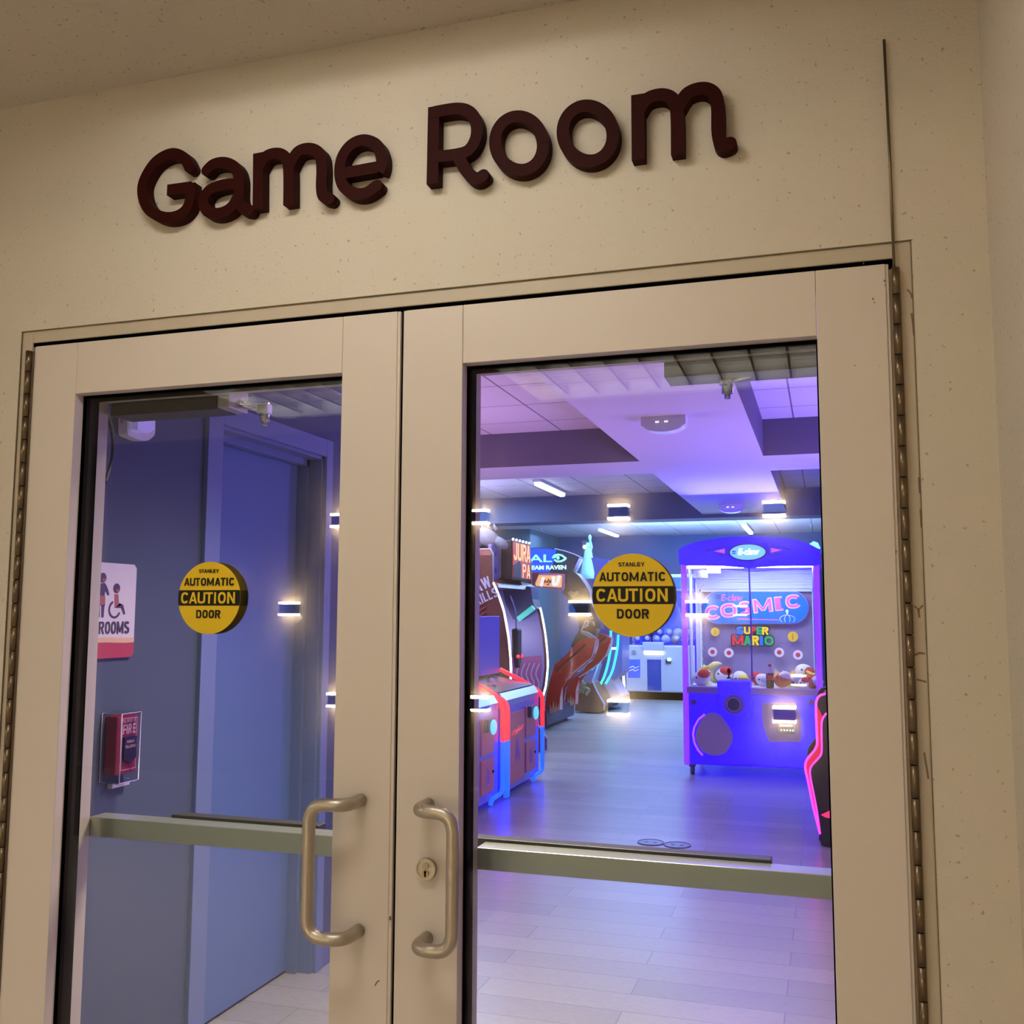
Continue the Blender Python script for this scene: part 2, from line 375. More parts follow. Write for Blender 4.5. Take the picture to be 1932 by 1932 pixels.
# courtyard facade opposite with wall lamps on three storeys (seen only as reflections in the glass)
MB().box(-26, 10, -28.6, -28.25, -4, 9).build('wall_courtyard', M('facade_paint', (170, 158, 140), .8), **S)
def sconce(x, z, label):
    t = thing('wall_sconce', label, 'wall lamp', (x, -28.2, z), 'up and down wall lamps on the facade opposite')
    MB().box(x-.30, x+.30, -28.24, -27.95, z-.16, z+.16, .01).build('lamp_body', M('sconce_body', (40, 44, 58), .5), t)
    for k in (-1, 1): MB().box(x-.32, x+.32, -28.24, -27.93, z+k*.20-.035, z+k*.20+.035, .008).build('lamp_lens', EM('sconce_glow', (255, 232, 186), 230), t)
for x, z, st, pl in ((-9.85, 4.65, 'top', 'second'), (-5.25, 4.68, 'top', 'third'), (-.59, 4.64, 'top', 'fourth'), (-14.8, 4.66, 'top', 'first'),
                     (-16.7, 1.68, 'middle', 'first'), (-6.5, 1.72, 'middle', 'second'), (-2.9, 1.72, 'middle', 'third'),
                     (-14.8, -1.33, 'bottom', 'first'), (-9.8, -1.3, 'bottom', 'second'), (-5.3, -1.28, 'bottom', 'third'), (-.44, -1.33, 'bottom', 'fourth')):
    sconce(x, z, '%s glowing wall lamp from the left in the %s row mirrored in the door glass' % (pl, st))

# ---------------------------------------------------------------- door frame
tr = MB()
for s in (-1, 1): a, b = sorted((s*.922, s*DX)); tr.box(a, b, .003, .125, 0, HZ, .0015)
tr.box(-.922, .922, .003, .125, 2.1385, HZ, .0015)
fr = tr.build('trim_1', FRAMEP, **S)
st = MB(); st.box(-.92, .92, .062, .12, 2.118, 2.1385); st.box(-.9215, .9215, .0065, .12, 2.1305, 2.1384)
for s in (-1, 1): a, b = sorted((s*.9145, s*.922)); st.box(a, b, .05, .12, 0, 2.1385)
st.box(-.0031, .0031, .010, .10, .01, 2.1285)
st.build('gap_shade', BLACK, fr)  # black strips put in for the shade inside the door gaps
# hairline gap between frame and stucco
cr = MB(); cr.box(-DX-.003, DX+.003, -.0006, .004, HZ-.0006, HZ+.0010)
for s in (-1, 1): a, b = sorted((s*(DX-.0004), s*(DX+.0008))); cr.box(a, b, -.0006, .004, 0, HZ)
cr.build('caulk_gap', M('dirty_caulk', (120, 104, 78), .8, var=.3), fr)

# ---------------------------------------------------------------- the two door leaves
TOPZ = 2.1288
def rods(path, r, n=18): return MB().tube(path, r, n)
def make_leaf(s, num):
    # s=-1 left leaf, +1 right leaf; u is the distance from the meeting edge
    def bx(mb, u0, u1, y0, y1, z0, z1, bev=0.): a, b = sorted((s*u0, s*u1)); return mb.box(a, b, y0, y1, z0, z1, bev)
    d = thing('door_%d' % num, None, None, (s*.9138, 0, 0), kind='structure')
    d['label'] = ('left' if s < 0 else 'right') + ' cream metal framed glass door leaf under the lettering'; d['category'] = 'door'
    inn, out = .1305, .793        # glass opening between u=inn and u=out
    m = MB(); bx(m, .0095, inn, 0, .11, .012, TOPZ, .0012); bx(m, .0032, .0125, .0022, .108, .012, TOPZ, .001); m.build('meeting_stile', PAINT, d)
    m = MB(); bx(m, out, .9085, 0, .11, .012, TOPZ, .0012); bx(m, .907, .9138, .0025, .108, .012, TOPZ, .001); m.build('hinge_stile', PAINT, d)
    m = MB(); bx(m, inn+.0006, out-.0006, .0004, .11, 2.0115, TOPZ, .001); m.build('top_rail', PAINT, d)
    m = MB(); bx(m, inn+.0006, out-.0006, .0004, .11, .012, .26, .001); m.build('bottom_rail', PAINT, d)
    g = MB(); e = .0025
    bx(g, inn-.003, inn+e, .027, .075, .26, 2.0115); bx(g, out-e, out+.003, .027, .075, .26, 2.0115)
    bx(g, inn, out, .027, .075, 2.0115-.004, 2.014); bx(g, inn, out, .027, .075, .258, .266)
    g.build('gasket', BLACK, d)
    for y in (.031, .061): bx(MB(), inn-.002, out+.002, y, y+.006, .258, 2.013).build('glass_pane', GLASS, d)
    # offset pull handle
    z1, z0, yo = 1.167, .925, -.066
    P = [(s*.070, .0, z1), (s*.070, yo, z1), (s*.145, yo, z1), (s*.145, yo, z0), (s*.070, yo, z0), (s*.070, .0, z0)]
    rods(fillet(P, [.034, .036, .036, .034], 8), .0123, 24).build('pull_handle', STEEL, d)
    if s > 0:
        c = Vector((.069, -.004, 1.05))
        k = MB().cyl(c+Y_*.004, c-Y_*.004, .0195, 36); k.ring_prism(circle(c-Y_*.004, X_, Z_, .0195, 36), circle(c-Y_*.004, X_, Z_, .0165, 36), -Y_*.002)
        lo = k.build('lock_cylinder', STEEL, d)
        core = MB().cyl(c+Z_*.006-Y_*.0035, c+Z_*.006-Y_*.0062, .0062, 24); core.cyl(c-Z_*.007-Y_*.0035, c-Z_*.007-Y_*.0066, .0066, 24)
        core.build('key_core', M('worn_steel', (168, 156, 138), .3, 1.0), lo)
        ky = MB().box(.0675, .0705, -.0112, -.0100, 1.037, 1.047); ky.cyl((.069, -.0100, 1.0455), (.069, -.0112, 1.0455), .0024, 14); ky.build('keyhole', BLACK, lo)
    # exit bar on the room side
    b = MB(); bx(b, inn-.004, out+.004, .1115, .165, 1.026, 1.068, .0015); pb = b.build('exit_bar', RAIL, d)
    q = MB()
    if s < 0: bx(q, .25, .62, .165, .20, 1.034, 1.074, .002)
    else: bx(q, .02, .685, .165, .20, 1.034, 1.074, .002)
    q.build('touch_pad', M('dark_pad', (70, 68, 60), .45, .3), pb)
    # continuous hinge
    hx = s*.9245
    p = MB()
    zz = .02; k = 0
    while zz < 2.117:
        p.cyl((hx, -.004, zz), (hx, -.004, min(zz+.0508, 2.118)), .0068, 14); zz += .0526; k += 1
    hg = p.build('hinge', HINGE, d)
    l = MB(); bx(l, .9140, .9195, .0, .010, .02, 2.118); l.build('hinge_strip', M('hinge_strip', (128, 110, 92), .4, .5), hg)
    if s > 0:
        MB().cyl((hx, -.004, .02), (hx, -.004, 2.118), .0045, 10).build('hinge_core', BLACK, hg)
        MB().tube([(.9225, -.004, 2.113), (.9222, -.0045, 2.3), (.920, -.006, 2.533)], .0024, 10).build('hinge_pin', HINGE, hg, label='long bronze hinge pin sticking up above the door')
    else:
        MB().cyl((hx, -.004, .02), (hx, -.004, 2.118), .0045, 10).build('hinge_core', BLACK, hg)
    return d
dl = make_leaf(-1, 1); dr = make_leaf(1, 2)

# paint scuffs on the right leaf and frame
def scuff(name, spots, parent, mat):
    m = MB()
    for x, z, r in spots:
        n = 9; m.prism([(x+r*random.uniform(.5, 1.1)*math.cos(2*PI*i/n), -.0004, z+r*random.uniform(.6, 1.4)*math.sin(2*PI*i/n)) for i in range(n)], (0, .0006, 0))
    return m.build(name, mat, parent)
SCUFF = M('grey_scuff', (112, 98, 80), .7)
def w0(px, py): p = aty(px, py, 0); return (p.x, p.z)
scuff('scuff', [(*w0(1647, 564), .0022), (*w0(1650, 571), .0016), (*w0(1669, 530), .0022), (*w0(1670, 538), .0014), (*w0(1629, 497), .0016), (*w0(1613, 690), .0012), (*w0(1691, 1041), .0015), (*w0(1686, 1190), .0013), (*w0(1660, 690), .0009)], dr, SCUFF)
m = MB(); m.stroke([w0(707, 1860), w0(712, 1852), w0(716, 1850)], .0011, -.0005, .0003); m.stroke([w0(736, 1729), w0(735, 1734), w0(737, 1736)], .001, -.0005, .0023); m.build('scuff', SCUFF, dl)
m = MB()
for seq in ([(1712, 545), (1718, 552), (1722, 562)], [(1720, 590), (1723, 610), (1725, 632)], [(1734, 900), (1736, 930)], [(1737, 960), (1739, 995)], [(1725, 1143), (1733, 1150), (1742, 1142)], [(1733, 1150), (1735, 1165)], [(1748, 1198), (1751, 1235)], [(1725, 1237), (1735, 1232), (1745, 1233)], [(1730, 1282), (1748, 1287)], [(1744, 1420), (1752, 1470)]):
    m.stroke([w0(*q) for q in seq], .0016, .0022, .0032)
m.build('worn_paint', M('worn_brown', (128, 106, 84), .7), fr)

# ---------------------------------------------------------------- raised lettering on the wall
LET = M('dark_maroon_letter', (46, 8, 4), .6, spec=.08)
sg = thing('wall_lettering', 'large dark maroon raised lettering reading Game Room above the double doors', 'sign', (0, 0, 2.42))
def c6(x, y): p = aty(200+x/2.9273, 140+y/2.9273, -.026); return Vector((p.x, p.z))
def c7(x, y): p = aty(780+x/2.9273, 130+y/2.9273, -.026); return Vector((p.x, p.z))
HW = .0122
def letter(name, cf, strokes, closed=(), tips=()):
    m = MB()
    for i, st_ in enumerate(strokes):
        raw = [cf(*q) for q in st_]; pts = raw if len(raw) == 2 else spline(raw, 7, closed=(i in closed))
        if i in closed: pts.append(pts[0])
        m.stroke(pts, HW, -.026-.0006*i, -.0005, .0004)
        for k, e in tips:
            if k == i: q = pts[e]; m.cyl((q.x, -.0005, q.y), (q.x, -.0259-.0006*i-(0 if e else -.0001), q.y), HW, 22)
    m.build(name, LET, sg)
letter('letter_g', c6, [[(458, 512), (425, 458), (355, 438), (268, 486), (207, 585), (200, 665), (232, 742), (300, 785), (375, 787), (435, 752), (462, 690), (464, 602)], [(468, 622), (338, 640)]], tips=((0, 0),))
letter('letter_a', c6, [[(553, 530), (590, 497), (650, 487), (708, 512), (733, 575), (733, 680), (750, 735), (786, 748)], [(733, 605), (650, 610), (570, 640), (536, 700), (562, 758), (625, 768), (690, 735), (733, 665)]], tips=((0, 0), (0, -1)))
letter('letter_m', c6, [[(840, 434), (838, 742)], [(842, 520), (880, 455), (945, 437), (992, 462), (1008, 530), (1008, 720)], [(1010, 510), (1055, 432), (1120, 411), (1177, 437), (1192, 510), (1190, 620), (1200, 672), (1232, 686)]], tips=((2, -1),))
letter('letter_e', c6, [[(1296, 548), (1400, 530), (1500, 512)], [(1508, 540), (1521, 500), (1518, 445), (1490, 388), (1420, 364), (1350, 392), (1302, 462), (1291, 550), (1313, 620), (1372, 658), (1435, 655), (1495, 615)]], tips=((1, -1),))
letter('letter_r', c7, [[(112, 207), (104, 634)], [(112, 238), (240, 219), (312, 240), (347, 300), (345, 380), (302, 450), (220, 475), (104, 486)], [(245, 478), (280, 545), (320, 592), (355, 606), (386, 588)]], tips=((2, -1),))
def oval(cx, cy, rx, ry): return [(cx+rx*math.cos(2*PI*i/14)+.06*ry*math.sin(2*PI*i/14), cy+ry*math.sin(2*PI*i/14)) for i in range(14)]
letter('letter_o', c7, [oval(583, 410, 132, 148)], (0,)); letter('letter_o', c7, [oval(963, 355, 138, 152)], (0,))
letter('letter_m', c7, [[(1238, 140), (1241, 500)], [(1243, 232), (1290, 165), (1370, 142), (1432, 167), (1455, 235), (1459, 470)], [(1462, 212), (1515, 134), (1600, 108), (1662, 138), (1681, 215), (1684, 350), (1704, 420), (1748, 412)]], tips=((2, -1),))

# ---------------------------------------------------------------- caution stickers
def sticker(px, py, side):
    y = .0304; c = aty(px, py, y); D = .1524
    t = thing('caution_sticker', 'round yellow and black caution sticker on the %s door glass' % side, 'sticker', c, 'caution stickers on the doors')
    MB().prism(circle(c, X_, Z_, D/2, 64), (0, .0005, 0)).build('sticker_face', YELLOW, t)
    b = [Vector((x*D/2, -.0003, z)) for x, z in ()]
    zb = .0163; n = 10; xa = math.sqrt((D/2)**2-zb**2); th = math.asin(zb/(D/2))
    pts = [c+Vector((D/2*math.cos(a), -.0004, D/2*math.sin(a))) for a in [th-2*th*i/n for i in range(n+1)]]
    pts += [c+Vector((-D/2*math.cos(a), -.0004, D/2*math.sin(a))) for a in [-th+2*th*i/n for i in range(n+1)]]
    MB().prism(pts, (0, .0004, 0)).build('black_band', DECALB, t)
    m = MB(); o = c-Y_*.0004
    bold_text(m, 'STANLEY', o+Z_*.371*D-X_*.014*D, X_, Z_, .319*D, .049*D, .0004, .2); m.build('maker_lettering', DECALB, t)
    m = MB(); bold_text(m, 'AUTOMATIC', o+Z_*.222*D-X_*.004*D, X_, Z_, .81*D, .109*D, .0004, .2); m.build('upper_lettering', DECALB, t)
    m = MB(); bold_text(m, 'DOOR', o-Z_*.224*D, X_, Z_, .39*D, .115*D, .0004, .2); m.build('lower_lettering', DECALB, t)
    m = MB(); bold_text(m, 'CAUTION', o-Y_*.0005-X_*.012*D, X_, Z_, .87*D, .158*D, .0004, .19); m.build('yellow_lettering', YELLOW, t)
    bk = Vector((c.x, .0605, c.z))
    MB().prism(circle(bk, X_, Z_, D/2, 64), (0, .0004, 0)).build('sticker_back', M('sticker_back_olive', (92, 78, 22), .6), t)
    pts2 = [p+Vector((0, .0605-c.y, 0)) for p in pts]; MB().prism(pts2, (0, -.0003, 0)).build('black_band', DECALB, t)
sticker(394.3, 1128, 'left'); sticker(1193.8, 1122.8, 'right')

# ================================================================== SETTING: game room shell
SZ, TZ, WX = 2.72, 3.0, -1.339       # soffit height, coffer ceiling height, entry wall plane
MB().box(-6.2, 4.6, 0, 17.8, -.12, 0).build('floor', PLANK, **S)
holes = [(-5.4, -.566, 2.6, 5.82), (.374, 3.9, 1.9, 5.82), (-5.4, -.582, 6.5, 10.1), (.385, 3.9, 6.63, 10.1)]
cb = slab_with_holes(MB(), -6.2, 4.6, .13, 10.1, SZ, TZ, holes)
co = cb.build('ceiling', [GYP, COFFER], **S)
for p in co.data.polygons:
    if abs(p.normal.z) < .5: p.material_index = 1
MB().box(-6.2, 4.6, .13, 10.1, TZ, TZ+.06).build('ceiling', TILE, **S)
MB().box(-6.2, 4.6, 10.1, 10.5, SZ-.045, TZ+.14).build('trim_2', M('slate_blue_beam', (88, 104, 140), .75), **S)
MB().box(-6.2, 4.6, 10.5, 17.8, TZ+.08, TZ+.14).build('ceiling', TILE, **S)
MB().box(-6.2, 4.6, 17.6, 17.8, 0, 3.1).build('wall_back', DARKBLUE, **S)
MB().box(-6.2, -4.34, 15.5, 17.6, 0, 3.1).build('wall_corner', M('teal_wall', (112, 142, 156), .7), **S)
MB().box(-6.4, -6.2, 2.7, 17.8, 0, 3.1).build('wall_left', DARKBLUE, **S)
MB().box(4.6, 4.8, 0, 17.8, 0, 3.1).build('wall_right', DARKBLUE, **S)
MB().box(1.25, 4.6, 0, .13, 0, 3.06).build('wall_front', DARKBLUE, **S)
MB().box(-6.2, -1.60, 2.7, 2.9, 0, 3.06).build('wall_front', DARKBLUE, **S)
# entry side wall with a recessed side door
y0d, y1d, zd = 1.345, 2.158, 2.232
wv = MB(); wv.box(-1.62, WX, .13, y0d, 0, SZ); wv.box(-1.62, WX, y1d, 2.9, 0, SZ); wv.box(-1.62, WX, y0d, y1d, zd, SZ)
wv.build('wall_left', BLUEWALL, **S)
d3 = thing('door_3', None, None, (-1.44, (y0d+y1d)/2, 0), kind='structure')
MB().box(-1.50, -1.443, y0d+.05, y1d-.02, .012, zd-.05, .002).build('door_leaf', SIDEDOOR, d3)
f = MB()
for a in ((y0d-.085, y0d+.008, 0, zd+.07), (y1d-.008, y1d+.05, 0, zd+.07), (y0d+.008, y1d-.008, zd-.008, zd+.07)): f.box(WX-.002, WX+.018, a[0], a[1], a[2], a[3], .002)
f.box(-1.62, WX, y1d-.022, y1d, 0, zd); f.box(-1.62, WX, y0d, y0d+.02, 0, zd); f.box(-1.62, WX, y0d, y1d, zd-.022, zd)
f.box(-1.443, -1.40, y1d-.045, y1d-.022, 0, zd); f.box(-1.443, -1.40, y0d, y1d, zd-.05, zd-.022)
f.build('door_frame', M('blue_frame_paint', (108, 124, 162), .45), d3)
h = atx(362, 1443, -1.39); hh = MB()
hh.tube(fillet([(-1.443, h.y-.035, h.z+.004), (-1.375, h.y-.035, h.z+.004), (-1.375, h.y+.075, h.z+.010), (-1.43, h.y+.075, h.z+.010)], .022, 6), [.011]*16, 14)
hh.cyl((-1.443, h.y-.035, h.z+.004), (-1.430, h.y-.035, h.z+.004), .026, 24)
hh.build('lever_handle', CHROME, d3)
bb = MB(); bb.box(WX, WX+.012, .13, y0d-.086, 0, .10); bb.box(WX, WX+.012, y1d+.052, 2.9, 0, .10); bb.build('baseboard_left', M('blue_baseboard', (104, 110, 150), .5), **S)

# ---------------------------------------------------------------- ceiling fixtures
def strip(x, y0, y1, z, label):
    t = thing('strip_light', label, 'light', (x, (y0+y1)/2, z), 'linear ceiling lights in the game room')
    MB().box(x-.05, x+.05, y0-.03, y1+.03, z-.03, z, .004).build('housing', WHITE, t)
    MB().box(x-.035, x+.035, y0, y1, z-.065, z-.03, .01).build('diffuser', EM('cool_tube', (236, 244, 255), 9), t)
strip(-2.2, 8.57, 9.66, TZ, 'glowing linear ceiling light nearest the door, in the left coffer')
strip(-3.03, 15.5, 17.0, TZ+.08, 'glowing linear ceiling light above the draped statue topper')
strip(-.5, 15.3, 17.0, TZ+.08, 'glowing linear ceiling light just above the blue claw machine')
def emergency(px, py, y, label):
    c = aty(px, py, y); c.z = SZ; wd = .27
    t = thing('emergency_light', label, 'emergency light', c, 'emergency lights on the soffit')
    P = [(-wd/2, 0), (wd/2, 0), (wd/2, -.05)]+[(wd/2*math.cos(a), -.05-.025*math.sin(a)) for a in [PI*i/12 for i in range(1, 12)]]+[(-wd/2, -.05)]
    MB().prism([c+Vector((x, -.05, z)) for x, z in P], (0, .10, 0)).build('housing', WHITE, t)
    P2 = [(wd/2*.92*math.cos(PI*i/12), -.05-.045*math.sin(PI*i/12)) for i in range(13)]
    MB().prism([c+Vector((x, -.04, z)) for x, z in P2], (0, .10, 0)).build('lens', M('lens_plastic', (226, 228, 240), .25), t)
    for k in (-.042, -.030, .012, .024): MB().ball(c+Vector((k, -.051, -.035)), .004, u=8, v=6).build('indicator', EM('indicator_white', (255, 240, 230), 4), t)
emergency(1253, 770, 4.15, 'white emergency light on the soffit nearest the right door')
emergency(1380, 948, 9.1, 'small white emergency light on the soffit further back')
for i, (px, py) in enumerate(((1020, 996), (1530, 990))):
    p = atz(px, py, TZ+.08)
    s_ = MB(); s_.cyl(p, p-Z_*.012, .04, 20); s_.cyl(p-Z_*.012, p-Z_*.05, .010, 10); s_.cyl(p-Z_*.05, p-Z_*.054, .018, 14)
    tag(center(s_.build('sprinkler', WHITE)), ('small sprinkler on the far ceiling left of the round sticker', 'small sprinkler on the far ceiling above the claw machine')[i], 'sprinkler', 'ceiling sprinklers')

# ---------------------------------------------------------------- door operators on the room side
def closer(name, label, x0, x1, cap, arm0, arm1, z0=1.982, z1=2.075):
    t = thing('door_closer', label, 'door closer', ((x0+x1)/2, .15, z0), 'door closers inside the doors')
    MB().box(x0, x1, .112, .19, z0, z1, .002).build('housing', DARKMET, t)
    if cap: MB().box(x1, x1+.030, .112, .19, z0+.002, z1, .002).build('end_cap', M('silver_cap', (190, 184, 170), .35, .8), t)
    a, b = Vector(arm0), Vector(arm1)
    m = MB(); d = Vector((0, 0, .0055))
    m.tube([a+d, b+d], .0042, 10); m.tube([a-d, b-d], .0042, 10); m.build('arm', CHROME, t)
    m = MB(); m.cyl(b+Z_*.014, b-Z_*.030, .011, 14); m.cyl(b-Z_*.030, b-Z_*.040, .006, 10); m.box(b.x-.016, b.x+.012, b.y-.012, b.y+.012, b.z-.012, b.z+.012, .003); m.build('arm_joint', CHROME, t)
    return t
yC = .155
cl = closer('c', 'dark door closer housing with silver end cap inside the left door', -.79, -.5, True, aty(412, 752, yC), aty(500, 772, yC))
cr_ = closer('c', 'dark door closer housing at the top right inside the right door', .507, .79, False, aty(1440, 697, yC), aty(1372, 714, yC))
m = MB(); m.tube(spline([aty(201, 775, .2), aty(211, 815, .2), aty(213, 850, .2), aty(208, 880, .2), aty(198, 910, .16)], 6), .0045, 10)
m.tube(spline([aty(199, 775, .2), aty(196, 830, .18), aty(195, 880, .16)], 6), .0035, 8)
m.build('door_cord', M('grey_cord', (62, 62, 66), .5), cl)

# ---------------------------------------------------------------- things on the entry wall
PX = WX+.001
def A(px, py, d=0.): return atx(px, py, PX+d)
t = thing('strobe_light', 'white fire alarm strobe with clear lens high on the blue entry wall', 'alarm strobe', A(250, 805), None)
P = fillet([A(223, 770), A(223, 822), A(248, 832), A(262, 833), A(276, 822), A(277, 770)], .012, 4)
MB().prism(P, (.035, 0, 0)).build('housing', WHITE, t)
MB().prism(fillet([A(245, 786, .035), A(245, 812, .035), A(264, 818, .035), A(277, 812, .035), A(277, 782, .035)], .006, 3), (.03, 0, 0)).build('lens', M('frosted_lens', (190, 180, 240), .1, emit=.25, coat=.5), t)
m = MB()
for yy in (784, 794): c = A(230, yy, .036); m.box(c.x, c.x+.001, c.y-.008, c.y+.006, c.z-.008, c.z+.008)
m.build('red_marking', M('alarm_red', (150, 40, 60), .5), t)

R0, R1 = A(157, 1150), A(251, 1150)
yl, yr = R0.y, R1.y
zt, zb = A(230, 1064).z, A(230, 1240).z
t = thing('restroom_sign', 'white restroom sign with figures and a red band on the blue entry wall', 'sign', (PX, (yl+yr)/2, zb))
def rr(pts): return fillet(pts, .012, 4)
q = [(yl, zb), (yr-.012, zb), (yr, zb+.012), (yr, zt-.012), (yr-.012, zt), (yl, zt)]
MB().prism([(PX, a, b) for a, b in q], (.008, 0, 0)).build('sign_plate', M('sign_white', (214, 204, 214), .5), t)
hgt = zt-zb
wave = lambda k: [(yl+(yr-yl)*i/10, zb+hgt*(k+.018*(i/10)**2+.012*math.sin(i*.5))) for i in range(11)]
MB().prism([(PX+.008, a, b) for a, b in [(yr, zb+.012), (yr-.012, zb), (yl, zb)]]+[(PX+.008, a, b) for a, b in wave(.15)], (.0008, 0, 0)).build('red_band', M('sign_red', (178, 60, 66), .5), t)
MB().prism([(PX+.008, a, b) for a, b in wave(.152)[::-1]]+[(PX+.008, a, b) for a, b in wave(.205)], (.0008, 0, 0)).build('cream_band', M('sign_cream', (222, 178, 138), .5), t)
SIGNP = M('sign_plum', (74, 56, 82), .5)
m = MB(); cR = A(240, 1184, .008)
full = (A(239, 1184).y-A(185, 1184).y)*9/5.0
bold_text(m, 'RESTROOMS', (PX+.008, A(239, 1184).y-full/2, A(210, 1184).z), Y_, Z_, full, .038, .0008, .17)
m.build('lettering', SIGNP, t)
def sp(px, py): return A(px, py, .008)
def blob(mb, pts): mb.prism([sp(*p) for p in pts], (.0009, 0, 0))
m = MB(); mr = MB()
for cx, cy, k in ((194, 1090, 1), (220, 1110, 1)):
    c = sp(cx, cy); m.prism(circle(c, Y_, Z_, .0155, 18), (.0009, 0, 0)); c2 = sp(cx+1.5, cy+4); mf = MB(); mf.prism(circle(c2+X_*.001, Y_, Z_, .007, 12, .005), (.0006, 0, 0)); mf.build('figure_face', M('sign_brick', (168, 92, 84), .5), t)
blob(m, [(185, 1101), (198, 1100), (203, 1110), (206, 1122), (203, 1124), (198, 1114), (197, 1124), (184, 1124)])
blob(m, [(184, 1142), (188, 1142), (188, 1165), (184, 1165)]); blob(m, [(191, 1142), (197, 1141), (195, 1165), (191, 1165)])
mk1 = MB(); blob(mk1, [(185, 1124), (198, 1124), (198, 1142), (184, 1143)]); mk1.build('figure_trousers', M('sign_brick', (168, 92, 84), .5), t); blob(mr, [(216, 1121), (223, 1121), (224, 1138), (230, 1141), (216, 1147)])
blob(m, [(225, 1138), (232, 1141), (236, 1158), (233, 1160), (228, 1147), (217, 1147)])
c = sp(216, 1150); R_ = .028
arc = [c+Y_*(R_*math.cos(a))+Z_*(R_*math.sin(a)) for a in [math.radians(v) for v in range(110, 345, 12)]]
arc2 = [c+Y_*((R_-.007)*math.cos(a))+Z_*((R_-.007)*math.sin(a)) for a in [math.radians(v) for v in range(110, 345, 12)]]
m.prism(arc+arc2[::-1], (.0009, 0, 0))
m.build('figure_icon', SIGNP, t); mr.build('figure_detail', M('sign_brick', (168, 92, 84), .5), t)

t = thing('fire_alarm_pull', 'red fire alarm pull station under a clear cover on the blue entry wall', 'fire alarm', A(228, 1470))
f0, f1 = A(197, 1400).y, A(259, 1400, .045).y; g0, g1 = A(189, 1400).y, A(265, 1400, .075).y
ft, fb = A(230, 1347).z, A(230, 1455).z
MB().box(PX, PX+.045, f0, f1, fb, ft, .004).build('red_box', M('alarm_box_red', (150, 22, 44), .4), t)
m = MB(); xx = PX+.0455
bold_text(m, 'FIRE', (xx, (f0+f1)/2+.006, ft-.042), Y_, Z_, (f1-f0)*.6, .030, .0008, .2); bold_text(m, 'PULL IN CASE OF', (xx, (f0+f1)/2+.004, ft-.017), Y_, Z_, (f1-f0)*.62, .010, .0008, .16)
m.ring_prism([(xx, a, b) for a, b in ((f0+.022, fb+.012), (f1-.006, fb+.012), (f1-.006, ft-.008), (f0+.022, ft-.008))], [(xx, a, b) for a, b in ((f0+.024, fb+.014), (f1-.008, fb+.014), (f1-.008, ft-.010), (f0+.024, ft-.010))], (.0006, 0, 0))
m.build('lettering', M('alarm_pale', (226, 180, 190), .5), t)
cy = (f0+f1)/2+.006; zz = ft-.066; kk = (f1-f0)*.29
hd = MB(); hd.prism([(xx, cy+a, zz+b) for a, b in ((-kk, 0), (kk, 0), (kk, -.066), (0, -.080), (-kk, -.066))], (.008, 0, 0)); pl_ = hd.build('pull_handle', M('alarm_black', (34, 26, 34), .4), t)
m = MB(); put_text(m, 'PUSH IN', (xx+.008, cy, zz-.014), Y_, Z_, kk*1.2, .009, .0006, .02); put_text(m, 'PULL DOWN', (xx+.008, cy, zz-.029), Y_, Z_, kk*1.6, .010, .0006, .02); m.build('lettering', M('alarm_pale', (0, 0, 0)), pl_)
gt, gb = A(228, 1340).z, A(228, 1468).z
def shell(mb, x0, x1, a0, a1, z0, z1, th=.003):
    mb.box(x1-th, x1, a0, a1, z0, z1); mb.box(x0, x1-th, a0, a0+th, z0, z1); mb.box(x0, x1-th, a1-th, a1, z0, z1); mb.box(x0, x1-th, a0+th, a1-th, z1-th, z1); mb.box(x0, x1-th, a0+th, a1-th, z0, z0+th); return mb
shell(MB(), PX, PX+.075, g0, g1, gb, gt).build('clear_cover', glass_mat('cover_plastic', (.95, .93, .97), 1.6), t)
m = MB(); m.tube([(PX+.074, a, b) for a, b in ((g0+.002, gb+.002), (g1-.002, gb+.002), (g1-.002, gt-.002), (g0+.002, gt-.002))], .0022, 6, closed=True); m.tube([(PX+.002, a, b) for a, b in ((g0+.002, gb+.002), (g1-.002, gb+.002), (g1-.002, gt-.002), (g0+.002, gt-.002))], .0018, 6, closed=True); m.build('cover_rim', M('acrylic_rim', (206, 196, 220), .15), t)
m = MB(); m.box(PX, PX+.02, g0+.04, g0+.12, gb-.022, gb-.001, .002); m.build('cover_tab', M('tab_grey', (186, 184, 200), .4), t)

# ---------------------------------------------------------------- floor plates
for i, (px, py) in enumerate(((1228, 1590), (1278, 1595))):
    c = atz(px, py, 0); t = thing('floor_outlet', ('left', 'right')[i]+' round cover plate of the pair set in the floor', 'floor plate', c, 'round floor outlets')
    MB().cyl(c, c+Z_*.004, .09, 36).build('plate', M('plate_grey', (138, 134, 150), .4, .4), t)
    MB().ring_prism(circle(c+Z_*.004, X_, Y_, .09), circle(c+Z_*.004, X_, Y_, .082), Z_*.002).build('rim', M('plate_rim', (92, 88, 104), .4, .4), t)
    for k in (-.03, .03): MB().cyl(c+Vector((k, 0, .004)), c+Vector((k, 0, .006)), .012, 14).build('screw_cap', M('plate_rim', (0, 0, 0)), t)

